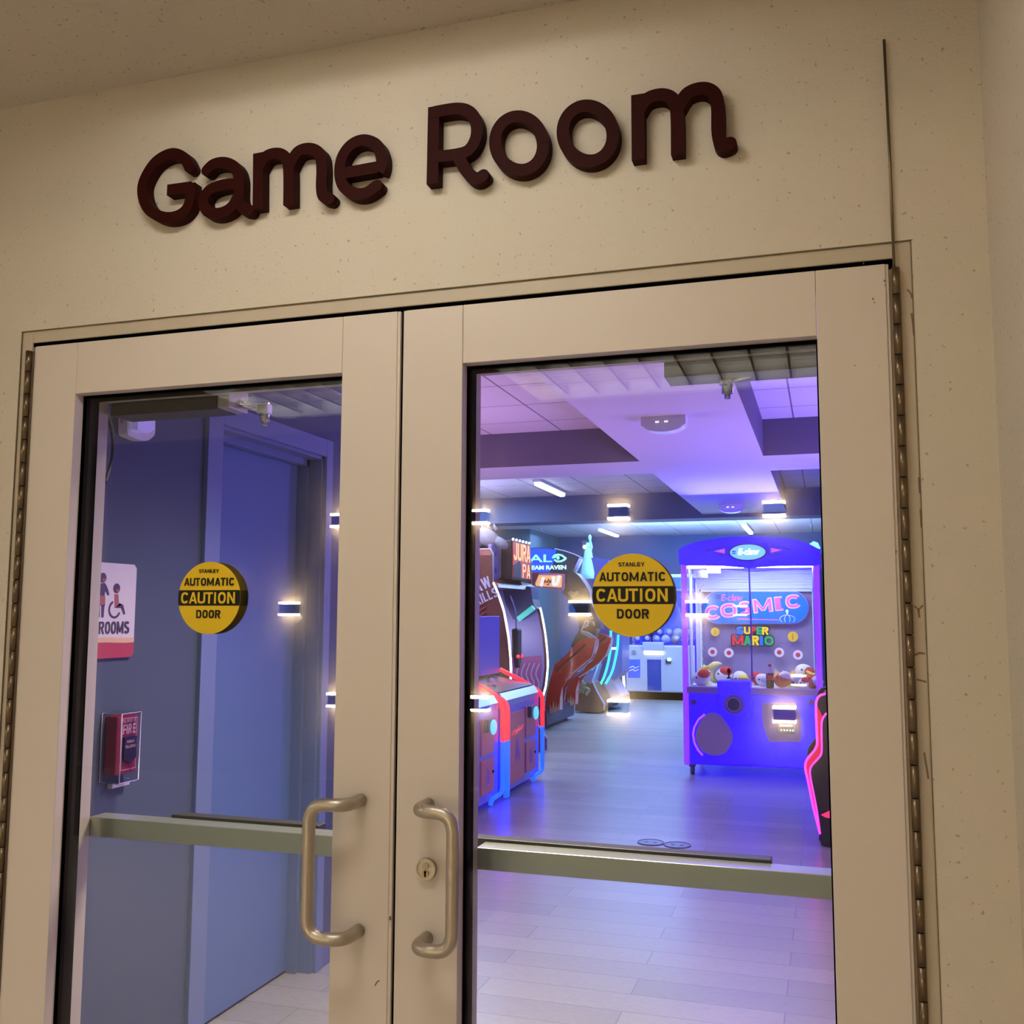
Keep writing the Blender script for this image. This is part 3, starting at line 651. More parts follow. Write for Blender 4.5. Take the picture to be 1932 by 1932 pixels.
# ================================================================== BLUE CLAW MACHINE
KY = 7.9
def K(px, py, d=0.): return aty(px, py, KY+d)
def Z2(x, y, d=0.): return K(1260+x/5.682, 980+y/5.682, d)
def Z3(x, y, d=0.): return K(1260+x/5.682, 1280+y/5.682, d)
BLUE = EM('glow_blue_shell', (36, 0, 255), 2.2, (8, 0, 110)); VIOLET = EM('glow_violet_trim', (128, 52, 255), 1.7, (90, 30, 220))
xl, xr = -.545, .745; yb = KY+1.0; zs = .845
t = CL = thing('claw_machine', 'blue glowing claw crane machine full of plush toys, with oval lit sign', 'claw machine', ((xl+xr)/2, KY+.5, 0))
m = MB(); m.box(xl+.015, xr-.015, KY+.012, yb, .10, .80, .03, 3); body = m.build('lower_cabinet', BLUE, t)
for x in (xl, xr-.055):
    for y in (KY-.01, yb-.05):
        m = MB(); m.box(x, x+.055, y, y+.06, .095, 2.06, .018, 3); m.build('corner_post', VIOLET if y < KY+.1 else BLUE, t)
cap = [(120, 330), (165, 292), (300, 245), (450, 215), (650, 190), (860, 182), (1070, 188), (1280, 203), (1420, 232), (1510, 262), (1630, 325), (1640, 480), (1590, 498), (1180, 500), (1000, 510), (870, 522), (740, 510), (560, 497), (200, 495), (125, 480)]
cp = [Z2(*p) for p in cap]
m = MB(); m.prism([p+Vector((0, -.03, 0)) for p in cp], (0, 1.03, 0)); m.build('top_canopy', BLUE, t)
c = Z2(860, 355); c.y = KY-.03
m = MB(); m.ring_prism(circle(c, X_, Z_, .178, 40, .083), circle(c, X_, Z_, .166, 40, .074), (0, -.03, 0)); sgn = m.build('sign_rim', M('navy_rim', (14, 14, 60), .4), t)
m = MB(); m.prism(circle(c, X_, Z_, .166, 40, .074), (0, -.022, 0)); lit = m.build('lit_oval_sign', EM('cyan_sign', (130, 214, 255), .95), t)
m = MB(); put_text(m, 'E-claw', c+Vector((.01, -.023, .006)), X_, Z_, .20, .062, .003, .03, .2); m.build('lettering', EM('white_glow', (250, 255, 255), 1.6), lit)
m = MB(); put_text(m, '=', c+Vector((-.128, -.023, .0)), X_, Z_, .032, .030, .003, .02); m.build('lettering', M('sign_blue', (0, 96, 210), .5), lit)
for s in (-1, 1):
    m = MB(); bx_ = c+Vector((s*.215, 0, .013)); m.prism([bx_+Vector((0, 0, .024)), bx_+Vector((s*.10, 0, .002)), bx_+Vector((0, 0, -.020))], (0, -.022, 0)); m.build('pink_spike', EM('pink_spike', (214, 96, 240), .8), t)
    m = MB(); m.tube(spline([bx_+Vector((s*.185, -.004, .002)), bx_+Vector((s*.08, -.004, .034)), bx_+Vector((-s*.005, -.004, .040)), bx_+Vector((-s*.02, -.004, .0)), bx_+Vector((-s*.005, -.004, -.040)), bx_+Vector((s*.08, -.004, -.03))], 5), .006, 8); m.build('spike_outline', M('dark_violet', (60, 0, 130), .4, emit=.25), t)
# display case
CASEW = M('case_white', (205, 218, 228), .5)
m = MB(); m.box(xl+.03, xr-.03, yb-.03, yb, zs-.04, 2.03); m.build('case_back', M('case_mirror', (142, 132, 178), .25, .2), t)
m = MB()
zg = Z2(860, 745, .95).z
m.box(xl+.04, xr-.04, yb-.075, yb-.032, zg, 1.99)
for i in range(6): zz = zg+.04+i*(1.96-zg)/6; m.box(xl+.04, xr-.04, yb-.085, yb-.075, zz, zz+.03)
for x in (xl+.035, xr-.085): m.box(x, x+.05, yb-.10, yb-.032, zs, 1.99)
m.box(xl+.04, xr-.04, yb-.10, yb-.032, zg-.03, zg-.005); m.build('case_liner', CASEW, t)
for x in (xl+.058, xr-.068):
    for a, b in ((.10, .30), (.62, .90)): MB().box(x, x+.010, KY+a, KY+b, zs, 1.99).build('side_liner', CASEW, t)
m = MB(); m.box(xl+.05, xr-.05, KY+.06, yb-.03, zs-.05, zs-.006); m.build('prize_floor', CASEW, t)
m = MB(); m.box(xl+.06, xr-.06, KY+.05, KY+.09, 1.975, 2.0); m.build('case_light', EM('case_tube', (240, 250, 255), 22), t)
m = MB(); m.box(xl+.055, xr-.055, KY+.006, KY+.012, zs-.02, 2.0); m.build('window_pane', glass_mat('case_glass', (.97, .97, .98), .7), t)
m = MB(); m.tube([Z2(870, 515, -.004), Z2(890, 1100, -.004), Z2(905, 1735, -.004)], .008, 8); m.build('window_divider', M('violet_bar', (110, 70, 190), .4), t)
m = MB(); a = Z2(200, 1830); m.box(xl+.05, xr-.05, KY-.09, KY+.03, zs-.062, zs-.002, .004); m.build('sill', M('sill_mauve', (150, 120, 190), .35), t)
lamp('case_led', ((xl+xr)/2, KY+.35, 1.96), 1.0, (.88, .94, 1.0), 20, sy=.3, aim=(0, .35, -1))
# carriage, chain and claw
c = Z2(350, 600, .45); m = MB(); m.box(c.x-.07, c.x+.07, KY+.38, KY+.52, c.z-.03, c.z+.10, .008); m.box(c.x-.09, c.x+.20, KY+.47, KY+.50, c.z+.02, c.z+.09, .004); car = m.build('crane_carriage', M('carriage_grey', (176, 180, 204), .4), t)
m = MB(); m.box(c.x-.03, c.x+.03, KY+.37, KY+.38, c.z-.02, c.z+.03); m.build('carriage_badge', M('carriage_badge', (120, 118, 168), .4), car)
pts = [Vector((c.x+.02+.014*math.cos(i*1.25), KY+.45+.014*math.sin(i*1.25), c.z-.03-i*.0115)) for i in range(78)]
m = MB(); m.tube(pts, .0035, 6); m.build('coiled_cord', M('cord_grey', (120, 124, 140), .4), car)
e = pts[-1]; m = MB(); m.cyl(e+Z_*.02, e-Z_*.05, .025, 14)
for k in range(3):
    a = 2*PI*k/3; d = Vector((math.cos(a), math.sin(a), 0)); m.tube(spline([e-Z_*.03, e+d*.06-Z_*.05, e+d*.07-Z_*.09, e+d*.03-Z_*.12], 4), .006, 6)
m.build('grab_claw', CHROME, car)
# back panel artwork
YB = .905
def B(x, y, d=0.): return Z2(x, y, YB+d)
pl0 = MB(); L, R_, T_, Bo = 375, 1505, 775, 1115; rad = (Bo-T_)/2
P = [B(L+rad+rad*math.cos(a), (T_+Bo)/2-rad*math.sin(a)) for a in [PI/2+PI*i/14 for i in range(15)]]+[B(R_-rad+rad*math.cos(a), (T_+Bo)/2-rad*math.sin(a)) for a in [-PI/2+PI*i/14 for i in range(15)]]
pl0.prism(P, (0, -.012, 0)); pan = pl0.build('oval_header', M('header_blue', (0, 120, 205), .4), t)
m = MB(); m.tube(P, .007, 6, closed=True); m.build('header_rim', M('header_rim', (214, 150, 220), .4), pan)
PK = M('pink_letter', (232, 104, 172), .4); PWH = M('pale_pink_letter', (244, 214, 236), .4)
for ch, x, y, wd in (('C', 485, 998, 165), ('O', 655, 975, 178), ('S', 828, 952, 120), ('M', 1018, 922, 205), ('I', 1188, 903, 84), ('C', 1345, 880, 165)):
    k = (B(x+10, y)-B(x, y)).length/10; tl = Vector((1, 0, .10))
    m = MB(); bold_text(m, ch, B(x, y)+Vector((0, -.0135, 0)), tl, (-.10, 0, 1), wd*k*1.04, 158*k, .004, .30); m.build('letter_rim', PWH, pan)
    m = MB(); bold_text(m, ch, B(x, y)+Vector((0, -.018, 0)), tl, (-.10, 0, 1), wd*k*.9, 134*k, .004, .2); m.build('letter', PK, pan)
k = (B(500, 800)-B(490, 800)).length/10
m = MB(); put_text(m, 'E-claw', B(690, 838)+Vector((0, -.013, 0)), X_, Z_, 235*k, 72*k, .003, .02, .2); m.build('small_lettering', PK, pan)
m = MB(); put_text(m, '=', B(540, 830)+Vector((0, -.013, 0)), X_, Z_, 50*k, 40*k, .003, .02); m.build('small_lettering', M('header_navy', (20, 40, 120), .4), pan)
m = MB()
q = B(1280, 985)+Vector((0, -.016, 0)); m.ball(q, .016, .006, .018, 12, 8); m.cyl(q-Z_*.012, q-Z_*.04, .010, 10)
for s in (-1, 1):
    for o in (.02, .055): m.tube(spline([q-Z_*.035, q+Vector((s*o*1.1, 0, -.055)), q+Vector((s*o*1.35, 0, -.085)), q+Vector((s*o, 0, -.110))], 4), .0035, 6)
m.build('claw_icon', M('icon_white', (236, 238, 248), .4), pan)
m = MB(); m.stroke([(B(750, 1068).x, B(750, 1068).z), (B(1190, 1078).x, B(1190, 1078).z)], .006, B(750, 1068).y-.016, B(750, 1068).y-.012); m.build('underline', PK, pan)
cols = dict(b=(20, 110, 226), y=(236, 206, 36), r=(216, 44, 60), g=(40, 168, 92))
CM = {n: M('letter_'+n, v, .4, emit=.22) for n, v in cols.items()}
m = MB()
LETT = [('S', 775, 1190, 84, 84, 'b'), ('U', 852, 1190, 70, 80, 'y'), ('P', 918, 1190, 62, 84, 'r'), ('E', 982, 1192, 60, 84, 'g'), ('R', 1046, 1195, 70, 84, 'y'),
        ('M', 750, 1296, 122, 108, 'r'), ('A', 855, 1300, 88, 104, 'g'), ('R', 940, 1298, 78, 104, 'y'), ('|', 1003, 1298, 40, 104, 'b'), ('O', 1085, 1300, 96, 100, 'g')]
brd = MB(); brd2 = M('letter_outline', (30, 24, 40), .5)
for ch, x, y, wd, hh_, cc in LETT: bold_text(brd, ch, B(x, y)+Vector((0, -.004, 0)), X_, Z_, (wd+20)*k, (hh_+20)*k, .003, .34)
brd.build('window_lettering_outline', brd2, t)
for ch, x, y, wd, hh_, cc in LETT:
    m = MB(); bold_text(m, ch, B(x, y)+Vector((0, -.0075, 0)), X_, Z_, wd*k, hh_*k, .004, .26); m.build('window_letter', CM[cc], t)
for x, y, r in ((508, 1205, 46), (1340, 1256, 54)):
    m = MB(); p = B(x, y); m.prism(circle(p, X_, Z_, r*k, 24), (0, -.005, 0)); cn = m.build('coin_decal', M('coin_yellow', (232, 196, 60), .4), t)
    m = MB(); m.box(p.x-.006, p.x+.006, p.y-.008, p.y-.005, p.z-r*k*.6, p.z+r*k*.6); m.build('coin_slot_mark', M('coin_dark', (196, 150, 30), .4), cn)
for x, y in ((480, 1420), (655, 1430), (1195, 1425), (1395, 1452)):
    p = B(x, y); m = MB(); m.prism(circle(p, X_, Z_, 50*k, 24), (0, -.005, 0)); dc = m.build('round_decal', M('decal_white', (226, 220, 224), .4), t)
    m = MB(); m.prism(circle(p-Y_*.005+Z_*.018*0, X_, Z_, 24*k, 18), (0, -.003, 0)); m.build('decal_spot', M('decal_red', (196, 60, 66), .4), dc)
# control box, prize door, coin panel
m = MB(); a, b = Z2(560, 1700), Z2(890, 1700); m.box(a.x, b.x, KY-.16, KY+.02, Z3(700, 385).z, Z2(700, 1735).z, .012); m.box(a.x-.012, b.x+.012, KY-.18, KY+.02, Z2(700, 1735).z-.05, Z2(700, 1735).z+.012, .012); cbx = m.build('control_box', BLUE, t)
j = Z2(655, 1705, -.10); m = MB(); m.cyl(j, j+Z_*.05, .008, 10); m.ball(j+Z_*.07, .016, .016, .028); m.cyl(j, j+Z_*.012, .026, 16, .014); m.build('joystick', BLACK, cbx)
m = MB()
for i in range(7): m.cyl(Z2(690+i*26, 1722, -.08), Z2(690+i*26, 1700, -.08), .008, 8)
m.build('control_buttons', M('button_brass', (190, 160, 150), .4), cbx)
c = Z3(725, 262); c.y = KY-.16; m = MB(); m.cyl(c, c-Y_*.012, .092, 32, .086); bd = m.build('round_badge', M('badge_violet', (120, 70, 200), .35, .3), cbx)
m = MB(); m.cyl(c-Y_*.012, c-Y_*.02, .060, 28); m.build('badge_face', M('badge_navy', (20, 24, 110), .35), bd)
m = MB(); m.ring_prism(circle(c-Y_*.012, X_, Z_, .064, 28), circle(c-Y_*.012, X_, Z_, .058, 28), -Y_*.012); m.build('badge_rim', M('badge_rim', (186, 150, 230), .3, .5), bd)
pd = spline([(480, 368), (560, 395), (620, 470), (680, 570), (692, 660), (660, 740), (600, 805), (500, 825), (420, 805), (355, 765), (310, 680), (297, 610), (320, 520), (370, 430), (420, 385)], 3, True)
m = MB(); m.prism([Z3(p.x, p.y)-Y_*.004 for p in [Vector((q[0], q[1], 0)) for q in pd]], (0, .03, 0)); m.build('prize_door', M('prize_flap', (190, 172, 190), .4), t)
m = MB(); m.tube([Z3(*q, -.004) for q in [(395, 385), (330, 440), (285, 520), (270, 600), (285, 690), (325, 770), (375, 825)]], .010, 8); m.build('prize_door_rim', EM('rim_violet', (170, 80, 255), 1.5), t)
m = MB(); m.prism(fillet([Z3(*q) for q in [(1010, 262), (1372, 262), (1432, 440), (1425, 680), (1090, 680), (1040, 560), (1012, 420), (1010, 262)]], .02, 3), (0, -.008, 0)); cpn = m.build('coin_panel', M('panel_grey', (150, 132, 196), .3, .3), t)
c = Z3(1290, 520); m = MB(); m.box(c.x-.09, c.x+.06, KY-.03, KY-.008, c.z-.06, c.z+.035, .006); rd = m.build('card_reader', M('reader_dark', (44, 40, 70), .3), cpn)
m = MB(); m.box(c.x-.075, c.x+.04, KY-.034, KY-.03, c.z+.008, c.z+.02); m.build('reader_light', EM('reader_white', (235, 246, 255), 5), rd)
m = MB()
for i in range(5): m.ball((c.x-.06+i*.026, KY-.032, c.z-.028), .008, u=8, v=6)
m.build('reader_dots', EM('reader_cyan', (120, 226, 255), 4), rd)
for x in (275, 1540): q = Z3(x, 255); m = MB(); m.cyl(q, q-Y_*.006, .028, 18); m.build('lock', M('lock_plum', (96, 60, 150), .4), t)
for x in (xl+.07, xr-.07):
    for y in (KY+.1, yb-.1):
        m = MB(); m.box(x-.03, x+.03, y-.03, y+.03, .075, .10); m.cyl((x-.018, y, .04), (x+.018, y, .04), .04, 18); m.build('caster', M('caster_grey', (90, 80, 110), .4), t)

# plush toys
def plush(x, y, z, r, c1, c2, kind, label):
    t = thing('plush_toy', label, 'toy', (x, y, z), 'plush toys heaped in the claw machine')
    R3 = Matrix.Rotation(random.uniform(-.7, .7), 3, 'Y') @ Matrix.Rotation(random.uniform(-.5, .5), 3, 'X')
    c = Vector((x, y, z+r*.8)); a = M('plush_%d_%d_%d' % c1, c1, .9); b = M('plush_%d_%d_%d' % c2, c2, .9)
    if kind == 'ball':
        MB().ball(c, r, r*.9, r*.85, rot=R3).build('body', a, t)
        MB().ball(c+R3 @ Vector((r*.35, -r*.35, r*.25)), r*.75, r*.7, r*.6, rot=R3).build('patch', b, t)
        [MB().ball(c+R3 @ Vector((s*r*.25-.2*r, -r*.86, r*.1)), r*.10, u=8, v=6).build('eye', BLACK, t) for s in (-1, 1)]
    elif kind == 'crescent':
        P = [c+R3 @ Vector((r*1.1*math.cos(q), -.02, r*1.1*math.sin(q))) for q in [math.radians(80+i*20) for i in range(10)]]
        MB().tube(P, [r*.12, r*.26, r*.36, r*.42, r*.45, r*.45, r*.42, r*.36, r*.26, r*.12], 12).build('body', a, t)
    else:
        pts = []
        for i in range(10): rr_ = r*(1.1 if i % 2 == 0 else .55); q = PI/2+PI*i/5; pts.append(c+R3 @ Vector((rr_*math.cos(q), -r*.2, rr_*math.sin(q))))
        MB().prism(pts, R3 @ Vector((0, r*.45, 0))).build('body', a, t)
        [MB().ball(c+R3 @ Vector((s*r*.18, -r*.22, r*.1)), r*.09, u=8, v=6).build('eye', BLACK, t) for s in (-1, 1)]
Wt, Rd, Yl = (226, 224, 222), (206, 50, 60), (234, 214, 80)
def pz(x, y, d): p = Z2(x, y, d); return p.x, KY+d
toys = [(365, 1790, .16, .085, Wt, Rd, 'ball', 'white and red plush ball at the left end of the heap'), (480, 1700, .28, .10, Yl, Yl, 'crescent', 'big yellow crescent plush left of the joystick'),
        (560, 1640, .60, .09, (232, 222, 140), Wt, 'crescent', 'pale yellow crescent plush behind the big yellow one'), (600, 1720, .58, .09, Wt, Rd, 'ball', 'white plush behind the joystick'),
        (780, 1740, .45, .075, Wt, Yl, 'ball', 'white and yellow plush behind the control box'), (960, 1760, .40, .075, Rd, Wt, 'ball', 'red plush ball just right of the window divider'),
        (1020, 1760, .22, .07, Wt, (190, 200, 210), 'ball', 'plain white plush beside the window divider'), (1190, 1710, .45, .085, (232, 206, 130), Wt, 'star', 'pale orange star plush behind the heap'),
        (1230, 1790, .14, .08, Rd, Wt, 'ball', 'red plush with white patch at the front of the heap'), (1300, 1730, .30, .09, Yl, Wt, 'star', 'yellow star plush in the middle right of the heap'),
        (1385, 1760, .20, .075, Wt, (200, 206, 214), 'ball', 'grey and white plush right of the yellow star'), (1470, 1650, .45, .10, Wt, Rd, 'ball', 'large white plush with red patch on top of the heap'),
        (1560, 1720, .30, .09, Yl, Yl, 'star', 'yellow star plush at the right end of the heap'), (1545, 1790, .13, .075, Rd, Wt, 'ball', 'big red plush at the right front of the heap'), (1462, 1812, .10, .055, Wt, Rd, 'ball', 'small white plush at the very front right')]
for x, y, d, r, c1, c2, kd, lb in toys:
    p = Z2(x, y, d); plush(p.x, KY+d, max(zs, p.z-r*.8), r, c1, c2, kd, lb)
# drink bottle on the sill
b = Z2(1100, 1870, -.02); bx0 = Vector((b.x, KY-.045, zs-.0)); bx0.z = zs-.0015
t = thing('drink_bottle', 'dark red soft drink bottle standing on the claw machine sill', 'bottle', bx0)
prof = [(.034, 0), (.036, .02), (.036, .10), (.034, .13), (.020, .165), (.013, .19), (.013, .205)]
def lathe(mb, base, prof, n=18):
    base = Vector(base); rings = [[mb.bm.verts.new(base+Vector((r*math.cos(2*PI*k/n), r*math.sin(2*PI*k/n), z))) for k in range(n)] for r, z in prof]
    for i in range(len(prof)-1):
        for k in range(n):
            f_ = mb.bm.faces.new((rings[i][k], rings[i][(k+1) % n], rings[i+1][(k+1) % n], rings[i+1][k])); f_.smooth = True
    mb.bm.faces.new(rings[0][::-1]); mb.bm.faces.new(rings[-1]); return mb
lathe(MB(), bx0, prof[:4]+[(.030, .14)]).build('bottle_drink', M('cola_dark', (58, 8, 30), .2), t)
lathe(MB(), bx0+Z_*.1402, [(.030, 0), (.020, .026), (.013, .05), (.013, .062)]).build('bottle_neck', M('bottle_clear', (206, 190, 214), .2), t)
lathe(MB(), bx0+Z_*.2025, [(.015, 0), (.015, .02)]).build('bottle_cap', M('cap_red', (170, 20, 44), .4), t)
lathe(MB(), bx0+Z_*.075, [(.0368, 0), (.0368, .05)]).build('bottle_label', M('label_red', (178, 24, 52), .4), t)

# ================================================================== PINK-LIT MACHINE AT THE RIGHT
RY = 5.25
def N(x, y): return aty(1260+x/5.682, 1280+y/5.682, RY)
out = [(1690, 165), (1640, 178), (1605, 210), (1588, 270), (1590, 400), (1598, 600), (1600, 700), (1575, 765), (1530, 820), (1490, 872), (1474, 930), (1480, 1000), (1500, 1085), (1560, 1380), (1600, 1540), (1632, 1665)]
inn = [(1700, 372), (1665, 420), (1648, 480), (1648, 600), (1650, 760), (1640, 820), (1600, 870), (1545, 930), (1524, 985), (1528, 1060), (1560, 1220), (1598, 1420), (1632, 1665)]
base = [(1618, 1720), (1650, 1790)]
xe = 1.45
t = thing('racing_cabinet', 'dark arcade cabinet edged in pink neon at the right door edge', 'arcade machine', (1.05, RY+.35, 0))
po = [N(*q) for q in out]; bs = [N(*q) for q in base]; bs.append(Vector((bs[-1].x+.06, RY, .0)))
P = po+bs+[Vector((xe, RY, .0)), Vector((xe, RY, 1.6)), Vector((.95, RY, 1.6)), Vector((.9, RY, 1.02))]
PD = M('deep_plum', (34, 6, 40), .3, coat=.5)
m = MB(); m.prism(P, (0, .05, 0)); m.build('side_panel', PD, t); m = MB(); m.prism([p+Vector((0, .65, 0)) for p in P], (0, .05, 0)); m.build('side_panel', PD, t)
m = MB(); m.prism([p+Vector((.04, .05, 0)) for p in po+bs[:1]]+[Vector((xe, RY+.05, .05)), Vector((xe, RY+.05, 1.5)), Vector((.98, RY+.05, 1.5)), Vector((.95, RY+.05, 1.0))], (0, .60, 0)); m.build('front_body', M('red_shell', (190, 14, 60), .3), t)
PINK = EM('pink_neon', (255, 60, 190), 2.6); REDN = EM('red_neon', (255, 24, 90), 1.6)
m = MB(); m.tube([p-Y_*.006 for p in spline(po, 3)], .0075, 8); m.build('neon_edge', PINK, t)
m = MB(); m.tube([p-Y_*.006 for p in spline([N(*q) for q in inn], 3)], .006, 8); m.build('neon_edge', PINK, t)
band = [N(*q) for q in out[3:]]+[N(*q) for q in inn[::-1][1:-1]]
m = MB(); m.prism([p-Y_*.003 for p in band], (0, .003, 0)); m.build('red_band', M('red_band', (200, 10, 60), .3, emit=.5, ecol=(255, 16, 90)), t)
m = MB(); m.prism([N(*q)-Y_*.002 for q in [(1640, 1462), (1745, 1412), (1750, 1500), (1690, 1490)]], (0, .002, 0)); m.build('side_flash', EM('pink_flash', (255, 60, 120), .9), t)

# ================================================================== PURPLE TWIN CABINETS WITH RED AND BLUE TUBES
LXF = -1.80
PURP = M('cabinet_purple', (118, 106, 212), .3, emit=.06, ecol=(90, 60, 255), coat=.4)  # faint glow put into the paint, the body is no lamp
ORNG = M('panel_orange', (220, 132, 112), .4); REDT = EM('red_tube', (255, 40, 52), 2.4); BLUT = EM('blue_tube', (16, 60, 255), 4.5)
def twin(y0, y1, label):
    t = thing('tube_lit_cabinet', label, 'arcade machine', (LXF-.5, (y0+y1)/2, 0), 'twin tube-lit arcade cabinets')
    zt0, zt1 = .80, .955
    prof = [(LXF, .05), (LXF, zt0), (LXF-.04, zt0+.055), (LXF-.56, zt1), (LXF-1.15, zt1), (LXF-1.15, .05)]
    m = MB(); m.prism([Vector((x, y0+.06, z)) for x, z in prof], (0, y1-y0-.12, 0)); m.box(LXF-1.1, LXF-.08, y0+.1, y1-.1, 0, .05); m.build('cabinet_body', PURP, t)
    m = MB(); m.prism([Vector((LXF+.002, y0+.07, zt0-.05)), Vector((LXF+.004, y0+.07, zt0)), Vector((LXF-.04, y0+.07, zt0+.06)), Vector((LXF-.05, y0+.07, zt0+.05))], (0, y1-y0-.14, 0)); m.build('front_lip', M('lip_steel', (160, 170, 214), .25, .6), t)
    m = MB(); m.prism([Vector((LXF-.045, y0+.08, zt0+.062)), Vector((LXF-.55, y0+.08, zt1+.003)), Vector((LXF-.55, y0+.08, zt1+.012)), Vector((LXF-.045, y0+.08, zt0+.071))], (0, y1-y0-.16, 0)); dk = m.build('control_deck', M('deck_grey', (96, 92, 120), .25, .3), t)
    c = Vector((LXF-.24, (y0+y1)/2-.15, zt0+.115)); m = MB(); m.cyl(c-Z_*.02, c+Z_*.01, .05, 18); m.ball(c+Z_*.02, .034); m.build('track_ball', M('ball_cream', (236, 214, 196), .2), dk)
    L = y1-y0; yy = lambda a: y0+L*a
    def panel(a, b, z0, z1, nm): m = MB(); m.box(LXF-.01, LXF+.012, yy(a), yy(b), z0, z1, .006); return m.build(nm, ORNG, t)
    p1 = panel(.155, .53, .09, .685, 'tall_door'); p2 = panel(.58, .84, .42, .70, 'upper_door'); p3 = panel(.58, .84, .12, .385, 'lower_door')
    xx = LXF+.0125; cy = yy(.345)
    ART = M('art_glow', (255, 96, 84), .4, emit=.6); ART2 = M('art_lilac', (170, 140, 220), .4)
    m = MB()
    for o, s_ in ((-.06, 1), (.02, .8), (.08, 1.1)): m.tube(spline([Vector((xx, cy+o-.10, .475+.02*s_)), Vector((xx, cy+o-.02, .53)), Vector((xx, cy+o+.04, .50+.02*s_)), Vector((xx, cy+o+.10, .555))], 4), .006, 6)
    m.build('door_scroll', ART, p1)
    def flame(mb, cy, cz, s_):
        for k in (1, .62, .3): mb.tube(spline([Vector((xx, cy+s_*k*a, cz+s_*k*b)) for a, b in ((0, 1), (.32, .2), (.5, -.4), (.25, -.85), (-.25, -.85), (-.5, -.4), (-.3, .2))], 4, True), .0045, 6, closed=True)
    m = MB(); flame(m, cy, .345, .115); m.build('door_emblem', ART2, p1); m = MB(); flame(m, yy(.70), .245, .075); m.build('door_emblem', ART2, p3)
    m = MB(); m.cyl((xx, yy(.81), .27), (xx+.006, yy(.81), .27), .012, 12); m.build('door_lock', BLACK, p3)
    m = MB(); m.box(LXF, LXF+.05, yy(.61), yy(.76), .60, .70, .008); cr2 = m.build('card_reader', M('reader_case', (60, 60, 90), .3), t)
    m = MB(); m.ball((LXF+.06, yy(.70), .635), .02, .065, .06, 16, 10); m.build('reader_glow', EM('reader_aqua', (120, 220, 240), 1.1), cr2)
    # end tubes
    for e, (ya, sg_) in enumerate(((y0+.03, 1), (y1-.03, -1))):
        for k, off in enumerate((0, .05)):
            yq = ya+sg_*off*.9; xo = LXF+.02-off*.0; rd = .019
            top = fillet([Vector((LXF-.39, yq, zt1+.045)), Vector((LXF-.12, yq, zt0+.075)), Vector((xo+.01, yq, zt0-.02)), Vector((xo+.01, yq, .48))], [.08, .06], 5)
            if k == 0 or e == 0:
                m = MB(); m.tube(top, rd, 10); m.build('red_tube', REDT, t)
                bot = fillet([Vector((xo+.01, yq, .478)), Vector((xo+.01, yq, .075)), Vector((xo-.01, yq-.22, .055)), Vector((xo-.01, yq-.24, .015))], [.06, .02], 5) if e else [Vector((xo+.01, yq, .478)), Vector((xo+.01, yq, .02))]
                m = MB(); m.tube(bot, rd, 10); m.build('blue_tube', BLUT, t)
    m = MB(); m.box(LXF-.05, LXF-.002, y0+.01, y0+.10, .05, .48); m.build('blue_light_panel', EM('blue_panel', (10, 16, 255), 3.5), t)
    # screen housing behind the deck
    m = MB(); m.box(LXF-1.15, LXF-.42, y0+.06, y1-.03, zt1+.01, 1.49, .02); sc = m.build('screen_housing', M('screen_navy', (24, 34, 100), .35, emit=.02, ecol=(40, 60, 255)), t)
    m = MB(); m.box(LXF-.42, LXF-.40, y0+.05, y1-.02, zt1+.01, 1.505, .004); m.build('housing_edge', M('edge_lilac', (140, 130, 226), .3), sc)
twin(6.13, 7.30, 'purple arcade cabinet with orange doors between red and blue tubes, further from the door')
twin(4.93, 6.10, 'purple tube-lit arcade cabinet nearest the door, half hidden by the door stile')

